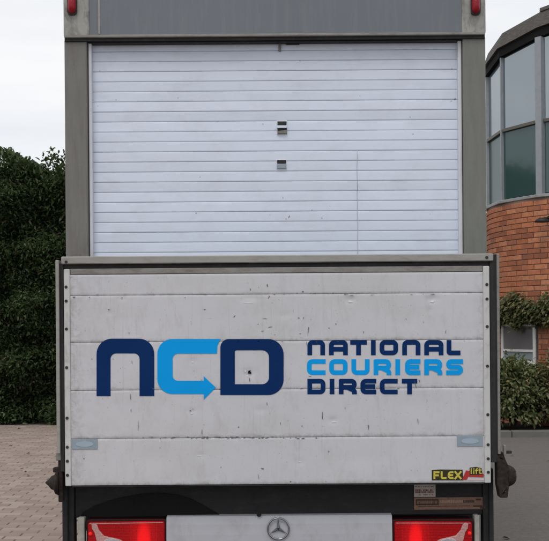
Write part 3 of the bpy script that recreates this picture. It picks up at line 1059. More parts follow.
# three pointed star in a ring
YE = YB - 0.033
DE = CAMD + YE
ex, ez = X(278.3, DE, 528.5), Z(528.6, DE)
er = 11.6 * DE / F
bm = bmesh.new()
n1, n2 = 40, 8
rg = []
for i in range(n1):
    a = 2 * math.pi * i / n1
    rg.append([bm.verts.new((ex + (er - .005 + .0045 * math.cos(2 * math.pi * k / n2)) * math.cos(a), YE - 0.004 + .0045 * math.sin(2 * math.pi * k / n2),
                             ez + (er - .005 + .0045 * math.cos(2 * math.pi * k / n2)) * math.sin(a))) for k in range(n2)])
for i in range(n1):
    for k in range(n2):
        bm.faces.new((rg[i][k], rg[(i + 1) % n1][k], rg[(i + 1) % n1][(k + 1) % n2], rg[i][(k + 1) % n2]))
emb = obj('emblem', bm, 'chrome', bp, True)
for k in range(3):
    a = math.pi / 2 + k * 2 * math.pi / 3
    d = Vector((math.cos(a), 0, math.sin(a)))
    q = Vector((-math.sin(a), 0, math.cos(a)))
    c = Vector((ex, YE - 0.002, ez))
    bm = bmesh.new()
    tip = bm.verts.new(c + d * (er - .006))
    l_ = bm.verts.new(c + d * .004 + q * .0085)
    r_ = bm.verts.new(c + d * .004 - q * .0085)
    b_ = bm.verts.new(c - d * 0.001)
    tp = bm.verts.new(c + d * .004 + Vector((0, -.008, 0)))
    for f in ((tip, l_, tp), (tip, tp, r_), (l_, b_, tp), (b_, r_, tp)):
        bm.faces.new(f)
    obj('star_point', bm, 'chrome', bp)
bm = bmesh.new()
add_lathe(bm, [(0.012, 0), (0.012, -0.006), (0.006, -0.008)], (X(259, DE, 515), YE + 0.008, Z(514.4, DE)), 'Y', 10)
obj('panel_fixing', bm, 'hole', bp)

# tail lights
YL = YB - 0.02
DL = CAMD + YL
cxt = 279.0


def tail_light(sgn, x_in, x_out):
    def mx_(px):            # measured on the left lamp, mirrored for the right one
        return px if sgn < 0 else x_out - (px - 86.5) * (x_out - x_in) / 80.0
    ys = 519.0 if sgn < 0 else 518.6
    cpx = 127 if sgn < 0 else 433
    xw = lambda p: X(mx_(p), DL, 530)
    zw = lambda p: Z(p, DL, cpx)

    def shape(name, pts, mat, y0, y1, parent, bev=0.0, r=0):
        bm = bmesh.new()
        lp = fillet([(a, b, r) for a, b in pts], n=5) if r else pts
        add_prism(bm, [[(xw(a), zw(b)) for a, b in lp]], y0, y1)
        if bev:
            front = [e for e in bm.edges if all(abs(v.co.y - y0) < 1e-6 for v in e.verts) and len([f for f in e.link_faces if abs(f.normal.y) < .5]) == 1]
            bmesh.ops.recalc_face_normals(bm, faces=bm.faces)
            bm.normal_update()
            front = [e for e in bm.edges if len(e.link_faces) == 2 and abs(e.calc_face_angle(0)) > 1.2 and all(abs(v.co.y - y0) < 1e-6 for v in e.verts)]
            bmesh.ops.bevel(bm, geom=front, offset=bev, segments=3, affect='EDGES', profile=0.5)
        return obj(name, bm, mat, parent)
    t = shape('tail_light', [(86.5, 519), (166.5, 519), (166.5, 560), (86.5, 560)], 'red_dark', YL, YL + 0.06, truck, 0.004, 3)
    shape('red_lens', [(88.2, 521.6), (164.8, 521.0), (164.8, 558), (88.2, 558)], 'red_left' if sgn < 0 else 'red_right', YL - 0.010, YL - 0.0002, t, 0.006, 2.5)
    for fx in (131.0, 136.6, 150.8, 156.5):
        shape('lens_flute', [(fx, 524.4), (fx + .8, 524.4), (fx + .8, 556), (fx, 556)], 'red', YL - 0.0112, YL - 0.0102, t, 0.0003)
    shape('lens_ridge', [(90, 522.6), (163, 522.0), (163, 522.7), (90, 523.3)], 'clear', YL - 0.0122, YL - 0.0103, t)
    shape('clear_lens', [(92.0, 523.6), (94.5, 522.2), (97.6, 524.0), (99.6, 529.4), (104.4, 535.0), (112, 536.8), (120, 538.6), (127, 543), (130, 550), (100, 550), (96.4, 538), (95.0, 532), (92.4, 528)],
          'clear', YL - 0.0165, YL - 0.0102, t, 0.0045, 0)
    shape('reverse_bulb', [(103, 541), (107, 537.8), (114, 537.2), (120, 539.6), (124, 546), (104, 547)], 'lens_grey', YL - 0.022, YL - 0.0167, t, 0.004, 0)
    bm = bmesh.new()
    add_lathe(bm, [(0.0095, 0.0), (0.009, -0.004), (0.005, -0.007)], (xw(90.8), YL - 0.0102, zw(533.0)), 'Y', 12)
    obj('side_reflector', bm, 'red_bright', t, True)
    return t


tail_light(-1, 166.5, 86.5)
tail_light(1, 392.6, 473.4)
pxbox('lamp_bracket', 77.8, 84.4, 517.5, 560, YL + 0.004, 0.05, 'bracket', truck, 0.003, xr=530, zr=80)
pxbox('lamp_bracket', 474.6, 479.6, 515.4, 560, YL + 0.004, 0.05, 'bracket', truck, 0.003, xr=530, zr=475)
# plates on the beam
YQ = YB + 0.024
DQ = CAMD + YQ


def qbox(name, a, b, c, d, y_, dep, mat, parent, bev=0.0005):
    D = CAMD + y_
    return box(name, X(a, D, 497), X(b, D, 497), y_, y_ + dep, Z(d, D, 440), Z(c, D, 440), mat, parent, bev)


qbox('data_label', 414.2, 435.6, 484.4, 496.8, YQ - 0.0015, 0.002, 'label', truck)
lab = truck
for r_, y_ in enumerate((486.0, 489.2, 491.2, 494.2)):
    x_ = 415.4
    while x_ < 433.2:
        w_ = random.uniform(0.4, 1.5)
        if random.random() < (0.85 if r_ in (1, 2) else 0.5):
            qbox('label_text', x_, min(x_ + w_, 434.6), y_, y_ + (1.8 if r_ in (1, 2) else .9), YQ - 0.0021, 0.0007, 'label_text', truck, 0.0)
        x_ += w_ + 0.35
wp = qbox('warning_plate', 414.0, 485.0, 497.4, 509.6, YQ - 0.003, 0.003, 'copper', truck)
qbox('plate_band', 415.8, 438.6, 499.0, 505.0, YQ - 0.0042, 0.0012, 'copper_text', wp, 0.0)
x_ = 417.0
while x_ < 437:
    w_ = random.uniform(.4, 1.3)
    qbox('plate_text', x_, min(437.6, x_ + w_), 500.6, 503.6, YQ - 0.0048, 0.0006, 'copper', wp, 0.0)
    x_ += w_ + .4
x_ = 440.4
while x_ < 474:
    w_ = random.uniform(.4, 1.2)
    qbox('plate_text', x_, x_ + w_, 500.4 + random.uniform(-.3, .3), 502.8, YQ - 0.0042, 0.0012, 'copper_light' if x_ < 462 else 'copper_text', wp, 0.0)
    x_ += w_ + .45
for a, b, c, d in ((476, 481, 499, 500.6), (473, 482, 505.6, 507), (480, 483, 507, 509), (418, 470, 505.9, 506.4)):
    qbox('plate_text', a, b, c, d, YQ - 0.0042, 0.0012, 'copper_text', wp, 0.0)

# chassis, wheels, cab (mostly out of sight)
for sx_ in (-0.42, 0.36):
    box('chassis_rail', TC + sx_, TC + sx_ + 0.07, 0.31, 5.9, 0.52, 0.68, 'black', truck, 0.004)
box('cross_member', TC - 0.9, TC + 0.9, 1.0, 1.08, 0.682, ZB - 0.003, 'black', truck, 0.003)
box('cross_member', TC - 0.9, TC + 0.9, 3.2, 3.28, 0.682, ZB - 0.003, 'black', truck, 0.003)
box('axle', TC - 0.75, TC + 0.75, 1.46, 1.54, 0.30, 0.38, 'black', truck, 0.01)
box('axle', TC - 0.75, TC + 0.75, 5.16, 5.24, 0.30, 0.38, 'black', truck, 0.01)
for sx_ in (-0.40, 0.38):
    for yy in (1.46, 5.16):
        box('spring_mount', TC + sx_, TC + sx_ + 0.04, yy + .01, yy + 0.07, 0.37, 0.53, 'black', truck, 0.003)


def wheel(x, y_, sgn):
    bm = bmesh.new()
    add_lathe(bm, [(0.20, -0.08), (0.28, -0.095), (0.325, -0.085), (0.34, -0.06), (0.34, 0.06), (0.325, 0.085), (0.28, 0.095), (0.20, 0.08)], (x, y_, 0.34), 'X', 36)
    t = obj('wheel', bm, 'tyre', truck, True)
    bm = bmesh.new()
    add_lathe(bm, [(0.198, 0.075 * sgn), (0.19, 0.06 * sgn), (0.12, 0.035 * sgn), (0.07, 0.06 * sgn), (0.03, 0.065 * sgn)], (x, y_, 0.34), 'X', 24)
    obj('rim', bm, 'rim', t, True)


for y_ in (1.5, 5.2):
    wheel(TC - 0.84, y_, -1)
    wheel(TC + 0.84, y_, 1)
prof = [(4.14, 0.45), (4.14, 2.25), (4.5, 2.38), (5.0, 2.30), (5.75, 1.55), (6.25, 1.35), (6.4, 1.1), (6.42, 0.45), (5.62, 0.45), (5.55, 0.68), (5.38, 0.80), (5.02, 0.80), (4.85, 0.68), (4.78, 0.45)]
bm = bmesh.new()
pa = [bm.verts.new((TC - 0.97, a, b)) for a, b in prof]
pb = [bm.verts.new((TC + 0.97, a, b)) for a, b in prof]
for i in range(len(prof)):
    j = (i + 1) % len(prof)
    bm.faces.new((pa[i], pa[j], pb[j], pb[i]))
bm.faces.new(pa)
bm.faces.new(pb)
bmesh.ops.triangulate(bm, faces=[f for f in bm.faces if len(f.verts) > 4])
obj('cab', bm, 'cab', truck)
for s in (-1, 1):
    bm = bmesh.new()
    x_ = TC + s * 0.972
    q = [(4.35, 1.45), (4.35, 2.1), (4.9, 2.1), (5.45, 1.55), (5.45, 1.45)]
    a = [bm.verts.new((x_, u, v)) for u, v in q]
    b = [bm.verts.new((x_ + s * .004, u, v)) for u, v in q]
    bm.faces.new(a)
    bm.faces.new(b)
    for i in range(5):
        bm.faces.new((a[i], a[(i + 1) % 5], b[(i + 1) % 5], b[i]))
    obj('side_window', bm, 'glass_dark', truck)
bm = bmesh.new()
q = [(5.06, 2.245), (5.70, 1.605)]
vv = [bm.verts.new((TC + sx_ * .85, a + .006, b + .006)) for a, b in q for sx_ in (-1, 1)]
bm.faces.new((vv[0], vv[1], vv[3], vv[2]))
obj('windscreen', bm, 'glass_dark', truck)

# ================================================================== BUILDING
# corners of the round glazed bay, going anticlockwise seen from above is not needed: listed from behind-left to right
seg = 0.82
V3 = Vector((3.73, 14.0))
ang = [68.0, 92.8, 117.6, 142.4, 167.2]


def dirv(a):
    return Vector((math.cos(R(a)), math.sin(R(a))))


V2 = V3 + dirv(117.6) * seg
V1 = V2 + dirv(92.8) * seg
V0 = V1 + dirv(68.0) * seg
V4 = V3 - dirv(142.4) * seg
V5 = V4 - dirv(167.2) * seg
VS = [V0, V1, V2, V3, V4, V5]
VS = [Vector((v.x, v.y - CAMD)) for v in VS]       # depth from camera -> world y
RAD = seg / (2 * math.sin(R(12.4)))
mid = (VS[2] + VS[3]) / 2
nin = Vector((math.sin(R(117.6)), -math.cos(R(117.6))))   # inward normal
if (mid + nin - (VS[0] + VS[5]) / 2).length > (mid - nin - (VS[0] + VS[5]) / 2).length:
    nin = -nin
CEN = mid + nin * (RAD * math.cos(R(12.4)))
A = [math.atan2(v.y - CEN.y, v.x - CEN.x) % (2 * math.pi) for v in VS]
bld = empty('brick_building', (CEN.x, CEN.y, 0), 'round red brick building with tall glazed upper storey and dark sloping roof edge', 'building')
ZSILL = 1.5 + (HY - 200.5) * 14.7 / F - (501 - CX) * ROLL * 14.7 / F


def arc(r, a0, a1, n):
    return [(CEN.x + r * math.cos(a0 + (a1 - a0) * k / n), CEN.y + r * math.sin(a0 + (a1 - a0) * k / n)) for k in range(n + 1)]


M['mortar'] = plain('mortar', (0.25, 0.175, 0.135), 0.9, 0, 0, 0.2, 30, 0.3)


def brick_mat():
    t = NT('brick')
    oi = t.n('ObjectInfo')
    g = t.n('NewGeometry')
    ad = t.n('Math', operation='ADD')
    fr = t.n('Math', operation='FRACT')
    t.l(oi.outputs['Random'], ad.inputs[0])
    t.l(g.outputs['Random Per Island'], ad.inputs[1])
    t.l(ad.outputs[0], fr.inputs[0])
    c = t.ramp(fr.outputs[0], [(0, (0.30, 0.100, 0.052)), (0.3, (0.455, 0.150, 0.068)), (0.6, (0.52, 0.185, 0.088)), (0.85, (0.57, 0.235, 0.118)), (1, (0.345, 0.125, 0.072))])
    v = t.pos()
    n = t.noise(v, 18, 5, 0.65)
    c = t.mix(t.ramp(n, [(0.45, 0.0), (0.75, 0.5)]), c, (0.17, 0.07, 0.045))
    st = t.noise(t.pos((3.2, 3.2, 0.8)), 1.6, 5, 0.6)
    c = t.mix(t.ramp(st, [(0.52, 0.0), (0.72, 0.55)]), c, (0.16, 0.10, 0.07))
    t.l(c, t.b.inputs['Base Color'])
    t.b.inputs['Roughness'].default_value = 0.88
    t.bump(t.noise(v, 120, 3), 0.4, 0.004)
    return t.m


M['brick'] = brick_mat()
# mortar core
a_lo, a_hi = A[0], A[5]
if abs(a_hi - a_lo) > math.pi:
    a_hi += 2 * math.pi if a_hi < a_lo else -2 * math.pi
RIN = RAD - 0.012
pts = arc(RIN, a_lo, a_hi, 60)
right = [(9.0, VS[5].y + 0.012), (9.0, 13.0), (VS[0].x + 0.2, 13.0)]
bm = bmesh.new()
outline = pts + right
bo = [bm.verts.new((a, b, 0.0)) for a, b in outline]
to = [bm.verts.new((a, b, ZSILL - 0.03)) for a, b in outline]
for i in range(len(outline)):
    j = (i + 1) % len(outline)
    bm.faces.new((bo[i], bo[j], to[j], to[i]))
tc_ = tessellate_polygon([[Vector((a, b, 0)) for a, b in outline]])
for t in tc_:
    bm.faces.new([to[i] for i in t])
wall = obj('brick_wall', bm, 'mortar', bld)
# window opening in the wall: facet 2-3 between rows 325 and 364
WZ0, WZ1 = 0.92, 1.50
wa0 = A[2] + (A[3] - A[2]) * 0.06
wa1 = A[2] + (A[3] - A[2]) * 0.92
bm = bmesh.new()
add_box(bm, -0.051, 0.0, -0.1075, 0.1075, -0.0325, 0.0325, 0.004)
bmesh.ops.recalc_face_normals(bm, faces=bm.faces)
for f in list(bm.faces):
    if f.normal.x < -0.9:
        bm.faces.remove(f)
full = bpy.data.meshes.new('brick')
bm.to_mesh(full)
bfull = (np.array([v.co[:] for v in bm.verts]), [[v.index for v in f.verts] for f in bm.faces])
bm.free()
full.materials.append(M['brick'])
full_o = None
da = 0.2255 / RAD * (1 if a_hi > a_lo else -1)
cand = []
nrow = int((ZSILL - 0.04) / 0.075)
for r_ in range(nrow):
    z = 0.0385 + r_ * 0.075
    a = a_lo + da * (0.5 if r_ % 2 else 1.0)
    while (a < a_hi - abs(da) * .4) if da > 0 else (a > a_hi + abs(da) * .4):
        h_ = 0.1075 / RAD
        lo_, hi_ = a - h_, a + h_
        pieces = [(lo_, hi_)]
        if WZ0 - 0.08 < z < WZ1 + 0.03:
            w0, w1 = min(wa0, wa1) - .012, max(wa0, wa1) + .012
            pieces = [(u, v) for u, v in ((lo_, min(hi_, w0)), (max(lo_, w1), hi_)) if v - u > 0.02]
        for u, v in pieces:
            cand.append(((u + v) / 2, z, (v - u) / (2 * h_)))
        a += da
near, rest = [], []
for a, z, sc_ in cand:
    x, y_ = CEN.x + RAD * math.cos(a), CEN.y + RAD * math.sin(a)
    D = y_ + CAMD
    px = CX + x / D * F
    py = HY - (z - CAMH) / D * F
    facing = (math.cos(a) * (0 - x) + math.sin(a) * (-CAMD - y_)) > 0
    if facing and 484 < px < 553 and py < 370:
        near.append((a, z, sc_))
    else:
        rest.append((a, z, sc_))
near.sort(key=lambda q: -q[1])
rest += near[300:]
near = near[:300]
for a, z, sc_ in near:
    rr = RAD + random.uniform(-.0025, .0025)
    o = bpy.data.objects.new('brick', full)
    link(o, wall, (CEN.x + rr * math.cos(a), CEN.y + rr * math.sin(a), z))
    o.rotation_euler.z = a + random.uniform(-.006, .006)
    o.scale.y = sc_
V, Fc = [], []
for a, z, sc_ in rest:
    k = len(V)
    ca_, sa_ = math.cos(a), math.sin(a)
    for u, v, w_ in bfull[0]:
        v *= sc_
        V.append((CEN.x + (RAD + u) * ca_ - v * sa_, CEN.y + (RAD + u) * sa_ + v * ca_, z + w_))
    Fc += [[i + k for i in f] for f in bfull[1]]
# straight wall to the right of the bay
x = VS[5].x + 0.06
for r_ in range(nrow):
    z = 0.0385 + r_ * 0.075
    x = VS[5].x + 0.03 + (0.1125 if r_ % 2 else 0)
    while x < 8.9:
        k = len(V)
        for u, v, w_ in bfull[0]:
            V.append((x + v + 0.11, VS[5].y - u, z + w_))
        Fc += [[i + k for i in f] for f in bfull[1]]
        x += 0.2255
me = bpy.data.meshes.new('bricks')
me.from_pydata(V, [], Fc)
me.materials.append(M['brick'])
o = link(bpy.data.objects.new('bricks', me), wall, (0, 0, 0))
o['kind'] = 'stuff'

# ground floor window (flat, set on the chord of the facet)
P2 = Vector((CEN.x + RAD * math.cos(wa0), CEN.y + RAD * math.sin(wa0)))
P3 = Vector((CEN.x + RAD * math.cos(wa1), CEN.y + RAD * math.sin(wa1)))
M['white_frame'] = weathered('window_frame_white', (0.72, 0.72, 0.70), 0.4, 0, (0.3, 0.28, 0.25), 0.4, 0.5, 0.8, 0.05, 10)
M['blind'] = plain('blind_grey', (0.16, 0.15, 0.155), 0.6)


def glassmat(name, base, refl, rough=0.05):
    t = NT(name)
    v = t.pos((1, 1, 0.5))
    n = t.noise(v, 3.0, 3)
    t.l(t.mix(n, tuple(x * .8 for x in base), tuple(x * 1.2 for x in base)), t.b.inputs['Base Color'])
    t.b.inputs['Roughness'].default_value = 0.3
    t.b.inputs['Specular IOR Level'].default_value = 0.15
    gl = t.n('BsdfGlossy')
    gl.inputs['Color'].default_value = (0.86, 0.93, 0.95, 1)
    gl.inputs['Roughness'].default_value = rough
    bp_ = t.n('Bump')
    bp_.inputs['Strength'].default_value = 0.04
    bp_.inputs['Distance'].default_value = 0.02
    t.l(n, bp_.inputs['Height'])
    t.l(bp_.outputs['Normal'], gl.inputs['Normal'])
    ms = t.n('MixShader')
    ms.inputs[0].default_value = refl
    t.l(t.b.outputs[0], ms.inputs[1])
    t.l(gl.outputs[0], ms.inputs[2])
    t.l(ms.outputs[0], t.out.inputs['Surface'])
    return t.m


M['glass_hi'] = glassmat('upper_glazing', (0.060, 0.088, 0.115), 0.30)
M['glass_lo'] = glassmat('lower_glazing', (0.034, 0.074, 0.070), 0.06, 0.10)  # darker tint and weak gloss stand in for dark reflections in lower panes
M['glass_win'] = glassmat('window_glass', (0.35, 0.40, 0.42), 0.25)


def facet_box(name, p, q, t0, t1, o0, o1, z0, z1, mat, parent, bev=0.003, zt=None):
    """box along the chord p->q between fractions t0,t1; o0..o1 outward offsets; zt: (z at start, z at end) top"""
    d = (q - p)
    ln = d.length
    d.normalize()
    n = Vector((d.y, -d.x))
    if n.dot((p + q) / 2 - CEN) < 0:
        n = -n
    bm = bmesh.new()
    cs = []
    for t, off in ((t0, o0), (t1, o0), (t1, o1), (t0, o1)):
        cs.append(p + d * (ln * t) + n * off)
    lo = [bm.verts.new((c.x, c.y, z0[i] if isinstance(z0, (list, tuple)) else z0)) for i, c in enumerate(cs)]
    hi = [bm.verts.new((c.x, c.y, z1[i] if isinstance(z1, (list, tuple)) else z1)) for i, c in enumerate(cs)]
    bm.faces.new(lo)
    bm.faces.new(hi)
    for i in range(4):
        j = (i + 1) % 4
        bm.faces.new((lo[i], lo[j], hi[j], hi[i]))
    bmesh.ops.recalc_face_normals(bm, faces=bm.faces)
    if bev:
        bmesh.ops.bevel(bm, geom=bm.edges[:], offset=bev, segments=1, affect='EDGES')
    return obj(name, bm, mat, parent)


win = facet_box('window', P2, P3, 0.0, 1.0, -0.03, 0.022, WZ0, WZ1, 'blind', bld, 0.0)
win['label'] = 'small white framed ground floor window behind the shrubs'
for t0, t1, z0, z1 in ((-.01, .05, WZ0, WZ1), (.95, 1.01, WZ0, WZ1), (.052, .948, WZ0, WZ0 + .045), (.052, .948, WZ1 - .045, WZ1), (.052, .948, 1.09, 1.125)):
    facet_box('window_frame', P2, P3, t0, t1, 0.0225, 0.052, z0, z1, 'white_frame', win)
facet_box('blind', P2, P3, .054, .946, 0.0225, 0.032, 1.127, WZ1 - .047, 'blind', win, 0.001)
facet_box('pane', P2, P3, .054, .946, 0.0225, 0.030, WZ0 + .047, 1.088, 'glass_win', win, 0.001)
facet_box('sill', P2, P3, -.04, 1.04, 0.0, 0.10, WZ0 - 0.05, WZ0 - 0.003, 'white_frame', win)
# wall lamp on the brickwork, right of the bay's nearest corner
M['lamp_metal'] = plain('lamp_metal', (0.03, 0.03, 0.032), 0.5, 0.3)
al = A[3] + (A[4] - A[3]) * 0.18
lx, ly = CEN.x + RAD * math.cos(al), CEN.y + RAD * math.sin(al)
lz = CAMH + (HY - 223.0) * (ly + CAMD) / F
nx_, ny_ = math.cos(al), math.sin(al)
bm = bmesh.new()
add_tube(bm, [(lx, ly, lz + .03), (lx + nx_ * .12, ly + ny_ * .12, lz + .035), (lx + nx_ * .2, ly + ny_ * .2, lz + .012)], 0.012, 8)
wl = empty('wall_lamp', (lx, ly, lz), 'dark metal wall lamp on the brick wall at the right edge', 'lamp')
obj('arm', bm, 'lamp_metal', wl, True)
bm = bmesh.new()
add_lathe(bm, [(0.03, 0.03), (0.075, 0.012), (0.105, -0.022), (0.098, -0.03), (0.02, -0.018)], (lx + nx_ * .2, ly + ny_ * .2, lz), 'Z', 20)
obj('shade', bm, 'lamp_metal', wl, True)
bm = bmesh.new()
add_lathe(bm, [(0.045, 0.0), (0.04, 0.02)], (0, 0, 0), 'X', 12)
bmesh.ops.rotate(bm, verts=bm.verts, cent=(0, 0, 0), matrix=Matrix.Rotation(al, 3, 'Z'))
bmesh.ops.translate(bm, verts=bm.verts, vec=(lx - nx_ * .004, ly - ny_ * .004, lz + .03))
obj('wall_plate', bm, 'lamp_metal', wl)

# glazed storey
M['sill_metal'] = weathered('sill_metal', (0.34, 0.35, 0.35), 0.5, 0.2, (0.15, 0.14, 0.13), 0.5, 0.45, 0.8, 0.12, 5)
M['mullion'] = weathered('mullion_metal', (0.30, 0.32, 0.34), 0.45, 0.2, (0.14, 0.14, 0.14), 0.4, 0.5, 0.8, 0.1, 6)
M['transom'] = weathered('transom_metal', (0.12, 0.115, 0.095), 0.55, 0.1, (0.05, 0.05, 0.05), 0.4, 0.5, 0.8, 0.1, 6)
M['fascia'] = weathered('fascia_lead', (0.080, 0.073, 0.068), 0.75, 0.0, (0.17, 0.16, 0.145), 0.7, 0.46, 0.72, 0.35, 7, (1, 1, 4), 0.4, spec=0.2)
M['soffit'] = plain('soffit_dark', (0.012, 0.012, 0.013), 0.8, spec=0.1)
ZTR = CAMH + (HY - 131.0) * 14.73 / F - (501 - CX) * ROLL * 14.73 / F
# head heights at each corner: roof edge falls towards the back left
def zpix(py, k, px):
    D = VS[k].y + CAMD
    return CAMH + ((HY - py) - (px - CX) * ROLL) * D / F


ZH = [zpix(82, 1, 487) - .25, zpix(77, 1, 487), zpix(57.5, 2, 502), zpix(37.0, 3, 541), 0, 0]
ZH[4] = ZH[3] + 0.12
ZH[5] = ZH[4] + 0.08
for k in range(5):
    p, q = VS[k], VS[k + 1]
    g = facet_box('window_bay', p, q, 0.0, 1.0, -0.10, -0.055, ZSILL, (ZH[k], ZH[k + 1], ZH[k + 1], ZH[k]), 'soffit', bld, 0.0)
    facet_box('pane', p, q, 0.02, 0.98, -0.050, -0.042, ZSILL + .02, ZTR - .022, 'glass_lo', g, 0.0)
    facet_box('pane', p, q, 0.02, 0.98, -0.050, -0.042, ZTR + .022, (ZH[k] - .01, ZH[k + 1] - .01, ZH[k + 1] - .01, ZH[k] - .01), 'glass_hi', g, 0.0)
    facet_box('transom', p, q, 0.03, 0.97, -0.052, -0.004, ZTR - .024, ZTR + .024, 'transom', g, 0.004)
    facet_box('sill', p, q, -0.03, 1.03, -0.14, 0.045, ZSILL - .045 - .0007 * k, ZSILL - .0005 * k, 'sill_metal', g, 0.006)
    # dark head, fascia leaning back
    a_, b_ = ZH[k], ZH[k + 1]
    hh = 0.125
    facet_box('window_head', p, q, -0.005, 1.005, -0.11, 0.012 + .0006 * k, (a_, b_, b_, a_), (a_ + hh, b_ + hh, b_ + hh, a_ + hh), 'soffit', g, 0.0)
for k in range(6):
    wdt = 0.05 if k == 3 else 0.011
    v = VS[k]
    n = (v - CEN).normalized()
    top = ZH[k] - .002
    bm = bmesh.new()
    add_box(bm, -0.06, 0.0 if k != 3 else 0.03, -wdt, wdt, ZSILL - .002, top, 0.004)
    bmesh.ops.rotate(bm, verts=bm.verts, cent=(0, 0, 0), matrix=Matrix.Rotation(math.atan2(n.y, n.x), 3, 'Z'))
    bmesh.ops.translate(bm, verts=bm.verts, vec=(v.x, v.y, 0))
    obj('mullion', bm, 'mullion', bld)
# leaning fascia with real thickness, one board per facet
roof_top = []
for k in range(5):
    bm = bmesh.new()
    ring = []
    for kk in (k, k + 1):
        v = VS[kk]
        n = (v - CEN).normalized()
        z = ZH[kk] + 0.125
        for off, dz in ((0.05, 0.0), (-0.04, 0.235), (-0.12, 0.235), (-0.09, 0.0)):
            ring.append(bm.verts.new((v.x + n.x * off, v.y + n.y * off, z + dz)))
    a, b = ring[:4], ring[4:]
    for i in range(4):
        j = (i + 1) % 4
        bm.faces.new((a[i], a[j], b[j], b[i]))
    bm.faces.new(a)
    bm.faces.new(b)
    if k == 0:
        roof = obj('roof_fascia', bm, 'fascia', bld)
    else:
        obj('roof_fascia', bm, 'fascia', bld)
# raised capping strip on the right hand boards
for k in (3, 4):
    bm = bmesh.new()
    ring = []
    for kk in (k, k + 1):
        v = VS[kk]
        n = (v - CEN).normalized()
        z = ZH[kk] + 0.125 + 0.2355
        for off, dz in ((-0.02, 0.0), (-0.03, 0.05), (-0.14, 0.05), (-0.13, 0.0)):
            ring.append(bm.verts.new((v.x + n.x * off, v.y + n.y * off, z + dz)))
    a, b = ring[:4], ring[4:]
    for i in range(4):
        j = (i + 1) % 4
        bm.faces.new((a[i], a[j], b[j], b[i]))
    bm.faces.new(a)
    bm.faces.new(b)
    obj('roof_capping', bm, 'fascia', bld)
# roof deck
bm = bmesh.new()
vt = []
for k, v in enumerate(VS):
    n = (v - CEN).normalized()
    vt.append(bm.verts.new((v.x - n.x * .1, v.y - n.y * .1, ZH[k] + 0.125 + 0.2)))
vt += [bm.verts.new((9.0, VS[5].y + .1, ZH[5] + .325)), bm.verts.new((9.0, 12.9, ZH[5] + .325)), bm.verts.new((VS[0].x + .3, 12.9, ZH[0] + .325))]
cv = bm.verts.new((6, 11, ZH[5] + .33))
for i in range(len(vt)):
    bm.faces.new((vt[i], vt[(i + 1) % len(vt)], cv))
obj('roof_deck', bm, 'fascia', bld)
# upper wall of the straight part, right of the bay (out of the frame)
box('upper_wall', VS[5].x + .03, 9.0, VS[5].y + .02, VS[5].y + .25, ZSILL - .028, ZH[5] + .32, 'sill_metal', bld, 0.01)

# ================================================================== PLANTS
def leaves(name, pts, nrm, size, mat, parent, aspect=0.5, jit=0.6, fold=0.18, droop=0.15, face=0.0):
    """pts Nx3 leaf bases, nrm Nx3 rough outward directions"""
    N = len(pts)
    d = nrm + rng.normal(0, jit, (N, 3))
    d[:, 2] -= droop
    d /= np.linalg.norm(d, axis=1)[:, None]
    up = rng.normal(0, .4, (N, 3)) + np.array([0, 0, 1.0]) + face * nrm
    s = np.cross(d, up)
    s /= np.linalg.norm(s, axis=1)[:, None] + 1e-9
    u = np.cross(s, d)
    ln = (size * rng.uniform(.6, 1.3, N))[:, None]
    wd = ln * aspect * .5
    v0 = pts
    e1 = pts + d * ln * .28 + s * wd * .85 + u * ln * fold * .7
    e2 = pts + d * ln * .66 + s * wd * .80 + u * ln * fold * .6
    tp = pts + d * ln - u * ln * .08
    e3 = pts + d * ln * .66 - s * wd * .80 + u * ln * fold * .6
    e4 = pts + d * ln * .28 - s * wd * .85 + u * ln * fold * .7
    V = np.stack([v0, e1, e2, tp, e3, e4], 1).reshape(-1, 3)
    idx = np.arange(N)[:, None] * 6
    T = np.concatenate([idx + np.array(q) for q in ([0, 1, 2], [0, 2, 3], [0, 3, 4], [0, 4, 5])], 1).reshape(-1, 3)
    org = V.mean(0)
    me = bpy.data.meshes.new(name)
    me.vertices.add(len(V))
    me.vertices.foreach_set('co', (V - org).astype(np.float32).ravel())
    me.loops.add(T.size)
    me.loops.foreach_set('vertex_index', T.astype(np.int32).ravel())
    me.polygons.add(len(T))
    me.polygons.foreach_set('loop_start', np.arange(0, T.size, 3, dtype=np.int32))
    me.update(calc_edges=True)
    me.validate()
    me.materials.append(M[mat])
    o = link(bpy.data.objects.new(name, me), parent, tuple(org))
    o['kind'] = 'stuff'
    return o


M['hedge_leaf'] = leafmat('hedge_leaf', [(0, (0.026, 0.048, 0.018)), (0.4, (0.055, 0.095, 0.034)), (0.72, (0.092, 0.145, 0.056)), (0.92, (0.150, 0.190, 0.090)), (1, (0.16, 0.13, 0.075))], 0.35, 0.55)
M['bark'] = plain('bark', (0.055, 0.043, 0.033), 0.9, 0, 0, 0.3, 30, 0.5)
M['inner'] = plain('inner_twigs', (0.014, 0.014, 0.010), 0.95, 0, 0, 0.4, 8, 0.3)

# ---- tall hedge on the left
HYW = 10.05                    # front foot of the hedge (world y): row 427 on the ground
HX0, HX1, HTOP = -7.6, 2.2, 3.95
hedge = empty('tall_hedge', ((HX0 + HX1) / 2, HYW + .8, 0), 'tall dark green clipped hedge along the far edge of the paving', 'hedge')


def lump(x, z, s=0.0):
    return 0.16 * np.sin(x * 1.9 + 1.1 * z + s) + 0.10 * np.sin(x * 4.3 - 2.2 * z + 2 + s) + 0.06 * np.sin(x * 9.1 + 5.7 * z + s) + 0.13 * np.sin(z * 7.3 + 1.5 * np.sin(x * 1.3) + 0.6 * np.sin(x * 4.1)) + 0.05 * np.sin(z * 15.0 + 2.0 * np.sin(x * 2.3))


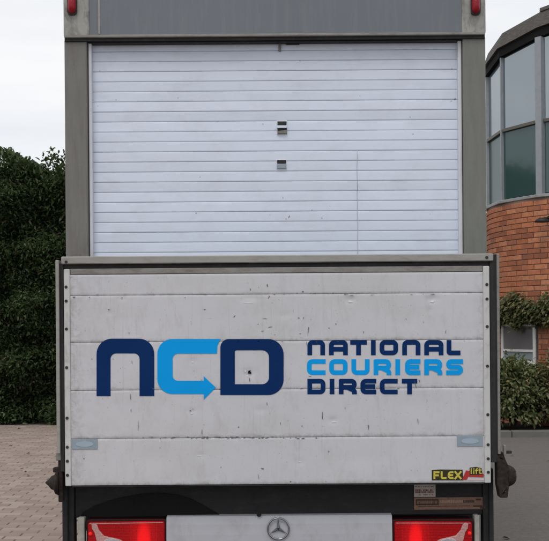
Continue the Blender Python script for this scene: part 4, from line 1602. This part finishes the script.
bm = bmesh.new()
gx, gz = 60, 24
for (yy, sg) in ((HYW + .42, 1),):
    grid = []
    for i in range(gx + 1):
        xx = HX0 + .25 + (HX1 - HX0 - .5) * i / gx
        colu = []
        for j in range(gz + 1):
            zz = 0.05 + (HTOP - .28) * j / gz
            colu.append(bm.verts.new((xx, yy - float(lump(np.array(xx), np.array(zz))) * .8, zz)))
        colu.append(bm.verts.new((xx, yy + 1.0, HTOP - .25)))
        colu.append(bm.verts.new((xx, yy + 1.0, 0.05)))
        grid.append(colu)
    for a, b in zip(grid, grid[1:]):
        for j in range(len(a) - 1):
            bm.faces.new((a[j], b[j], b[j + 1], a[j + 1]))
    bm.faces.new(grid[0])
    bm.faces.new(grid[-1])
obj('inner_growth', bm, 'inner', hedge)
for k in range(9):
    xx = HX0 + .5 + k * (HX1 - HX0 - 1) / 8
    bm = bmesh.new()
    add_tube(bm, [(xx, HYW + .75, 0), (xx + .03, HYW + .76, 1), (xx - .02, HYW + .78, 2.2), (xx + .02, HYW + .8, 3.3)], [.07, .06, .045, .02], 7)
    obj('stem', bm, 'bark', hedge, True)
bm = bmesh.new()
for k in range(260):
    xx, zz = random.uniform(HX0 + .2, HX1 - .2), random.uniform(.3, HTOP - .1)
    yy = HYW + .25 - float(lump(np.array(xx), np.array(zz)))
    dx, dz = random.uniform(-.25, .25), random.uniform(.05, .35)
    add_tube(bm, [(xx, yy + .3, zz), (xx + dx * .5, yy + .08, zz + dz * .5), (xx + dx, yy - .05, zz + dz)], [.008, .006, .003], 4)
tw = obj('twigs', bm, 'bark', hedge)
tw['kind'] = 'stuff'
N = 200000
x = rng.uniform(HX0, HX1, N)
z = rng.uniform(0.02, HTOP, N) ** 1.0
dep = np.abs(rng.normal(0, .16, N))
f = lump(x, z)
# clumps: leaves crowd towards random sprays
sp_n = 3200
sx_ = rng.uniform(HX0, HX1, sp_n)
sz_ = rng.uniform(0.1, HTOP - .05, sp_n)
pick = rng.integers(0, sp_n, N)
use = rng.random(N) < .72
rad_ = rng.uniform(.03, .20, sp_n)
x = np.where(use, sx_[pick] + rng.normal(0, 1, N) * rad_[pick], x)
z = np.where(use, sz_[pick] + rng.normal(0, .7, N) * rad_[pick], z)
off = rng.uniform(-.10, .10, sp_n)
z = np.clip(z, .02, HTOP + .15)
y_ = HYW + .22 - lump(x, z) + dep + np.where(use, off[pick], 0) + np.clip(z - (HTOP - .3), 0, 1) * .5 * rng.random(N)
pts = np.stack([x, y_, z], 1)
nr = np.zeros((N, 3))
nr[:, 1] = -1
nr[:, 2] = .55
# the crown line, ragged
N2 = 36000
x2 = rng.uniform(HX0, HX1, N2)
y2 = HYW + rng.uniform(.1, 1.4, N2)
t2 = HTOP + .13 * np.sin(x2 * 2.7) + .10 * np.sin(x2 * 6.1 + 1) + .07 * np.sin(x2 * 13.3)
z2 = t2 - np.abs(rng.normal(0, .22, N2))
pts2 = np.stack([x2, y2, z2], 1)
n2 = np.zeros((N2, 3))
n2[:, 2] = 1
n2[:, 1] = -.3
# loose shoots above
PT, NR = [pts, pts2], [nr, n2]
for k in range(60):
    bx_ = rng.uniform(HX0, HX1)
    if k < 7:
        bx_ = -3.12 + rng.uniform(-.28, .28)
    hgt = rng.uniform(.1, .32) * (1.25 if k < 7 else 1)
    m_ = 34
    t = rng.random(m_)
    b0 = np.array([bx_, HYW + rng.uniform(.2, .8), HTOP + .0])
    lean = np.array([rng.normal(0, .3), rng.normal(0, .2), 1.0]) * hgt
    PT.append(b0 + t[:, None] * lean + rng.normal(0, .03, (m_, 3)))
    NR.append(np.tile(np.array([0, -.2, .8]), (m_, 1)) + rng.normal(0, .6, (m_, 3)))
leaves('foliage', np.concatenate(PT), np.concatenate(NR), 0.075, 'hedge_leaf', hedge, 0.46, 0.7, droop=0.35, face=0.4)

# ---- planting bed and kerb by the building
bed = tag(box('planting_bed', 2.2, 8.6, 8.28, 9.4, -0.02, 0.065, 'sand', None, 0.0), kind='structure')
M['soil'] = plain('soil', (0.05, 0.038, 0.028), 0.95, 0, 0, 0.4, 20, 0.6)
bed.data.materials[0] = M['soil']
kerb = tag(box('kerb', 2.2, 8.6, 8.16, 8.26, -0.05, 0.06, 'soil', None, 0.0), kind='structure')
kx = 2.2
while kx < 8.5:
    box('kerb_stone', kx + .004, kx + .906, 8.135, 8.265, -0.03, 0.085, 'kerb', kerb, 0.012, 2)
    kx += .91
M['shrub_a'] = leafmat('shrub_leaf_green', [(0, (0.070, 0.100, 0.035)), (0.4, (0.140, 0.180, 0.070)), (0.7, (0.225, 0.250, 0.110)), (0.9, (0.31, 0.32, 0.17)), (1, (0.38, 0.27, 0.16))], 0.42)
M['shrub_b'] = leafmat('shrub_leaf_bronze', [(0, (0.085, 0.095, 0.038)), (0.35, (0.165, 0.175, 0.072)), (0.7, (0.29, 0.23, 0.125)), (1, (0.44, 0.27, 0.165))], 0.42)
M['climber_leaf'] = leafmat('climber_leaf', [(0, (0.065, 0.090, 0.034)), (0.5, (0.145, 0.165, 0.066)), (0.8, (0.25, 0.245, 0.115)), (1, (0.37, 0.30, 0.17))], 0.42)


def shrub(cx_, cy_, rx, ry, h, n, mat, label, size=0.06):
    t = empty('shrub', (cx_, cy_, 0.088), label, 'shrub', 'shrubs in the bed before the brick building')
    bm = bmesh.new()
    for k in range(9):
        a = random.uniform(0, 6.28)
        e = random.uniform(.2, .75)
        add_tube(bm, [(cx_ + .03 * math.cos(a), cy_ + .03 * math.sin(a), .07), (cx_ + rx * e * .5 * math.cos(a), cy_ + ry * e * .5 * math.sin(a), h * .45),
                      (cx_ + rx * e * math.cos(a), cy_ + ry * e * math.sin(a), h * .85)], [.012, .009, .004], 5)
    obj('stems', bm, 'bark', t)
    cl = 130
    th = rng.uniform(0, 2 * np.pi, cl)
    ph = rng.uniform(-.62, 1, cl)
    rr = rng.uniform(.55, 1.0, cl) ** .6
    ch = np.sqrt(np.clip(1 - np.clip(ph, 0, 1) ** 2, 0, 1))
    c = np.stack([cx_ + rx * rr * ch * np.cos(th), cy_ + ry * rr * ch * np.sin(th), .12 + (h * .42) + (h * .55) * rr * ph], 1)
    pk = rng.integers(0, cl, n)
    q = rng.normal(0, 1, (n, 3)) * np.array([.085, .085, .06])
    p = c[pk] + q
    p[:, 2] = np.clip(p[:, 2], .11, None)
    nn = p - np.array([cx_, cy_, h * .4])
    nn /= np.linalg.norm(nn, axis=1)[:, None] + 1e-6
    leaves('foliage', p, nn, size, mat, t, 0.55, .6, droop=0.7, face=1.0)
    return t


shrub(2.62, 8.84, .46, .42, .92, 6500, 'shrub_a', 'green shrub in the bed, mostly hidden behind the truck')
shrub(3.26, 8.74, .44, .40, .86, 8000, 'shrub_a', 'low green shrub in front of the brick wall, beside the raised tail lift')
shrub(3.98, 8.68, .45, .38, .95, 8000, 'shrub_b', 'bronze tinged shrub at the right edge, in front of the brick wall')
shrub(4.78, 8.70, .48, .36, .88, 6000, 'shrub_a', 'rounded green shrub beyond the right edge of the view')
# ---- climber trained over the window
cl = empty('climbing_plant', (VS[2].x - .12, VS[2].y, 0.088), 'leafy climber trained along the brick wall above the small window', 'plant')
bm = bmesh.new()
pa_ = []
for k in range(16):
    a = A[1] + (A[4] - A[1]) * (k / 15) * .95 + (A[2] - A[1]) * .45
    pa_.append((CEN.x + (RAD + .03) * math.cos(a), CEN.y + (RAD + .03) * math.sin(a), 1.62 + .05 * math.sin(k * 1.3)))
s0 = pa_[0]
add_tube(bm, [(s0[0] - .03, s0[1], .05), (s0[0] - .02, s0[1], .5), (s0[0] - .015, s0[1] - .01, 1.1), s0], [.022, .02, .018, .015], 6)
add_tube(bm, pa_, [.015 - .0007 * k for k in range(16)], 6)
obj('stem', bm, 'bark', cl, True)
N = 9000
k = rng.uniform(-.06, 1.02, N)
nc = 70
ck = rng.uniform(-.05, 1.0, nc)
cz = rng.uniform(1.54, 1.84, nc) + .06 * np.sin(ck * 23) - np.where(rng.random(nc) < .16, .13, 0)
pk = rng.integers(0, nc, N)
k = ck[pk] + rng.normal(0, .03, N)
zz = cz[pk] + rng.normal(0, .055, N)
a = A[1] + (A[4] - A[1]) * k * .95 + (A[2] - A[1]) * .45
ro = RAD + np.abs(rng.normal(.06, .06, N))
p = np.stack([CEN.x + ro * np.cos(a), CEN.y + ro * np.sin(a), zz], 1)
nn = np.stack([np.cos(a), np.sin(a), np.full(N, .2)], 1)
leaves('foliage', p, nn, .06, 'climber_leaf', cl, .6, .5, droop=0.8, face=1.0)

# ---- dry leaves blown over the ground
M['dry_leaf'] = leafmat('dry_leaf', [(0, (0.09, 0.055, 0.03)), (0.5, (0.17, 0.11, 0.055)), (1, (0.24, 0.18, 0.09))], 0.1, 0.8)
NL = 44
lx_ = np.concatenate([rng.uniform(-4.6, -1.3, NL // 2), rng.uniform(1.3, 4.6, NL // 2)])
ly_ = np.concatenate([10.0 - np.abs(rng.normal(0, 3.0, NL // 2)), 8.1 - np.abs(rng.normal(0, 2.6, NL // 2))])
pl_ = np.stack([lx_, ly_, np.where(lx_ < 0, .021, .006)], 1)
an_ = rng.uniform(0, 6.28, NL)
dl_ = leaves('fallen_leaves', pl_, np.stack([np.cos(an_), np.sin(an_), np.full(NL, .18)], 1), 0.055, 'dry_leaf', None, .55, .02, .1, 0.0)
tag(dl_, 'dry brown leaves scattered over paving and tarmac', 'leaves')
